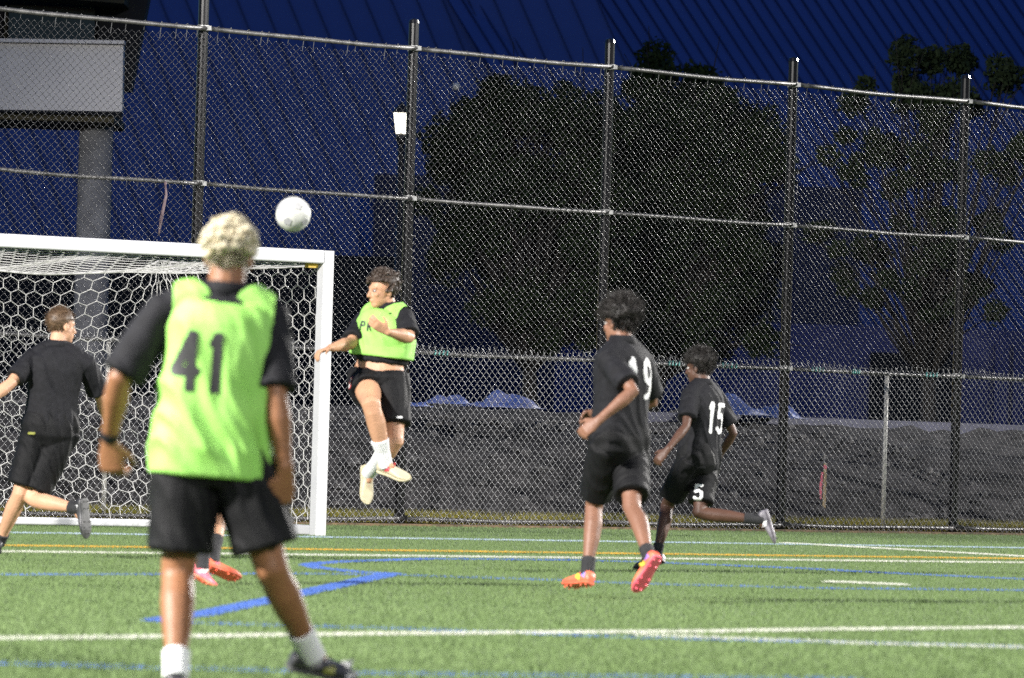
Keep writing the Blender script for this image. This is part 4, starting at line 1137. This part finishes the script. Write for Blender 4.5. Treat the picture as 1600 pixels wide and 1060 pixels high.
printed('badge_letter', p['shorts'], 'N', c, (1, .3, .1), (.1, 0, 1), (-.45, -1, .1), .056, M_print_w, p['root'], .22, .004, lift=.006, aspect=.75)
c = lerp(p['J']['hR'], p['J']['kR'], .60) + Vector((.04, -.1, 0))
printed('small_mark', p['shorts'], '1', c, (0, 0, 1), (-1, 0, 0), (.2, -1, 0), .035, M_print_w, p['root'], .3, .004, aspect=.3)

# ---- player at the left edge
p = person('chase', 'player in plain black kit running at the left edge of the picture', 'away', (.80, .60, -.05), dict(
    k=1.02, hem=-.14, seed=8, sleeve=.8, shortL=.84, shortR=.84, sockL=.84, sockR=.86, sock_mat=M_bsock,
    shoe={'L': (S_blk, M_sole), 'R': (S_blk, M_sole, [(S_whi, .15, .04)])},
    hair=dict(kind='short', mats=[H_brown, H_brown], r=.006, low=-.045, fuzz=4500, len=.016, wild=.35, front=.05)))
c = lerp(p['J']['hL'], p['J']['kL'], .05)
printed('waist_tag', p['shorts'], '1', c + Vector((-.03, 0, .02)), (0, 0, 1), (-1, 0, 0), (0, -1, 0), .035, S_olive, p['root'], .45, .004, aspect=.3)

# ---- two runners at the right
p = person('nine', 'taller runner with rounded afro and coral shoes, numbered 19 on the back', 'away', (-.72, .68, -.05), dict(
    k=1.0, hem=-.16, seed=11, sleeve=.78, shortL=.80, shortR=.80, sockL=.80, sockR=.82, sock_mat=M_bsock, leg=.92, arm=.92,
    shoe={'L': (S_red, S_red, [(S_pur, .10, .03), (S_yel, .28, .02)]), 'R': (S_red, S_pink, [(S_yel, .30, .03), (S_pur, .12, .03)])},
    hair=dict(kind='afro', mats=[H_black, H_black], r=.042, low=-.045, fuzz=16000, len=.018, wild=.6, front=.030)))
c = p['nk'].lerp(p['pel'], .36)
bk = -p['front']; rt = p['lat']
printed('number', p['shirt'], '19', c + rt * .0, rt, p['up'], bk, .215, M_print_w, p['root'], .15, .006, .74, aspect=.52)
p = person('fifteen', 'shorter runner numbered 15 with one leg kicked back', 'away', (-.88, .46, -.05), dict(
    k=.93, hem=-.16, seed=14, sleeve=.72, shortL=.82, shortR=.80, sockL=.80, sockR=.74, sock_mat=M_bsock, leg=.92, arm=.88,
    shoe={'L': (S_blk, M_sole, [(S_red2, .5, .02), (S_whi, .1, .03)]), 'R': (S_grey, S_grey, [(S_whi, .3, .03)])},
    hair=dict(kind='afro', mats=[H_black, H_black], r=.030, low=-.045, fuzz=14000, len=.016, wild=.6, front=.05)))
c = p['nk'].lerp(p['pel'], .46)
printed('number', p['shirt'], '15', c, p['lat'], p['up'], -p['front'], .20, M_print_w, p['root'], .17, .006, .66, aspect=.48)
c = lerp(p['J']['hL'], p['J']['kL'], .5)
kr = lerp(p['J']['hR'], p['J']['kR'], .60)
printed('short_number', p['shorts'], '5', kr + Vector((-.03, -.1, 0)), (1, .1, 0), (0, 0, 1), (-.1, -1, 0), .105, M_print_w, p['root'], .2, .005, aspect=.6)

# ---- player almost hidden behind the nearest one
p = person('hidden', 'player in coral shoes almost hidden behind the nearest player', 'away', (.5, .86, 0), dict(
    k=.93, hem=-.14, seed=17, sleeve=.60, shortL=.80, shortR=.80, sockL=.55, sockR=.55, sock_mat=M_bsock,
    shoe={'L': (S_pink, S_red, [(S_whi, .35, .03)]), 'R': (S_red, S_red, [(S_pink, .2, .03)])},
    hair=dict(kind='short', mats=[H_dkbrown, H_dkbrown], r=.006, low=-.045, fuzz=2500, len=.014, wild=.35, front=.05)))
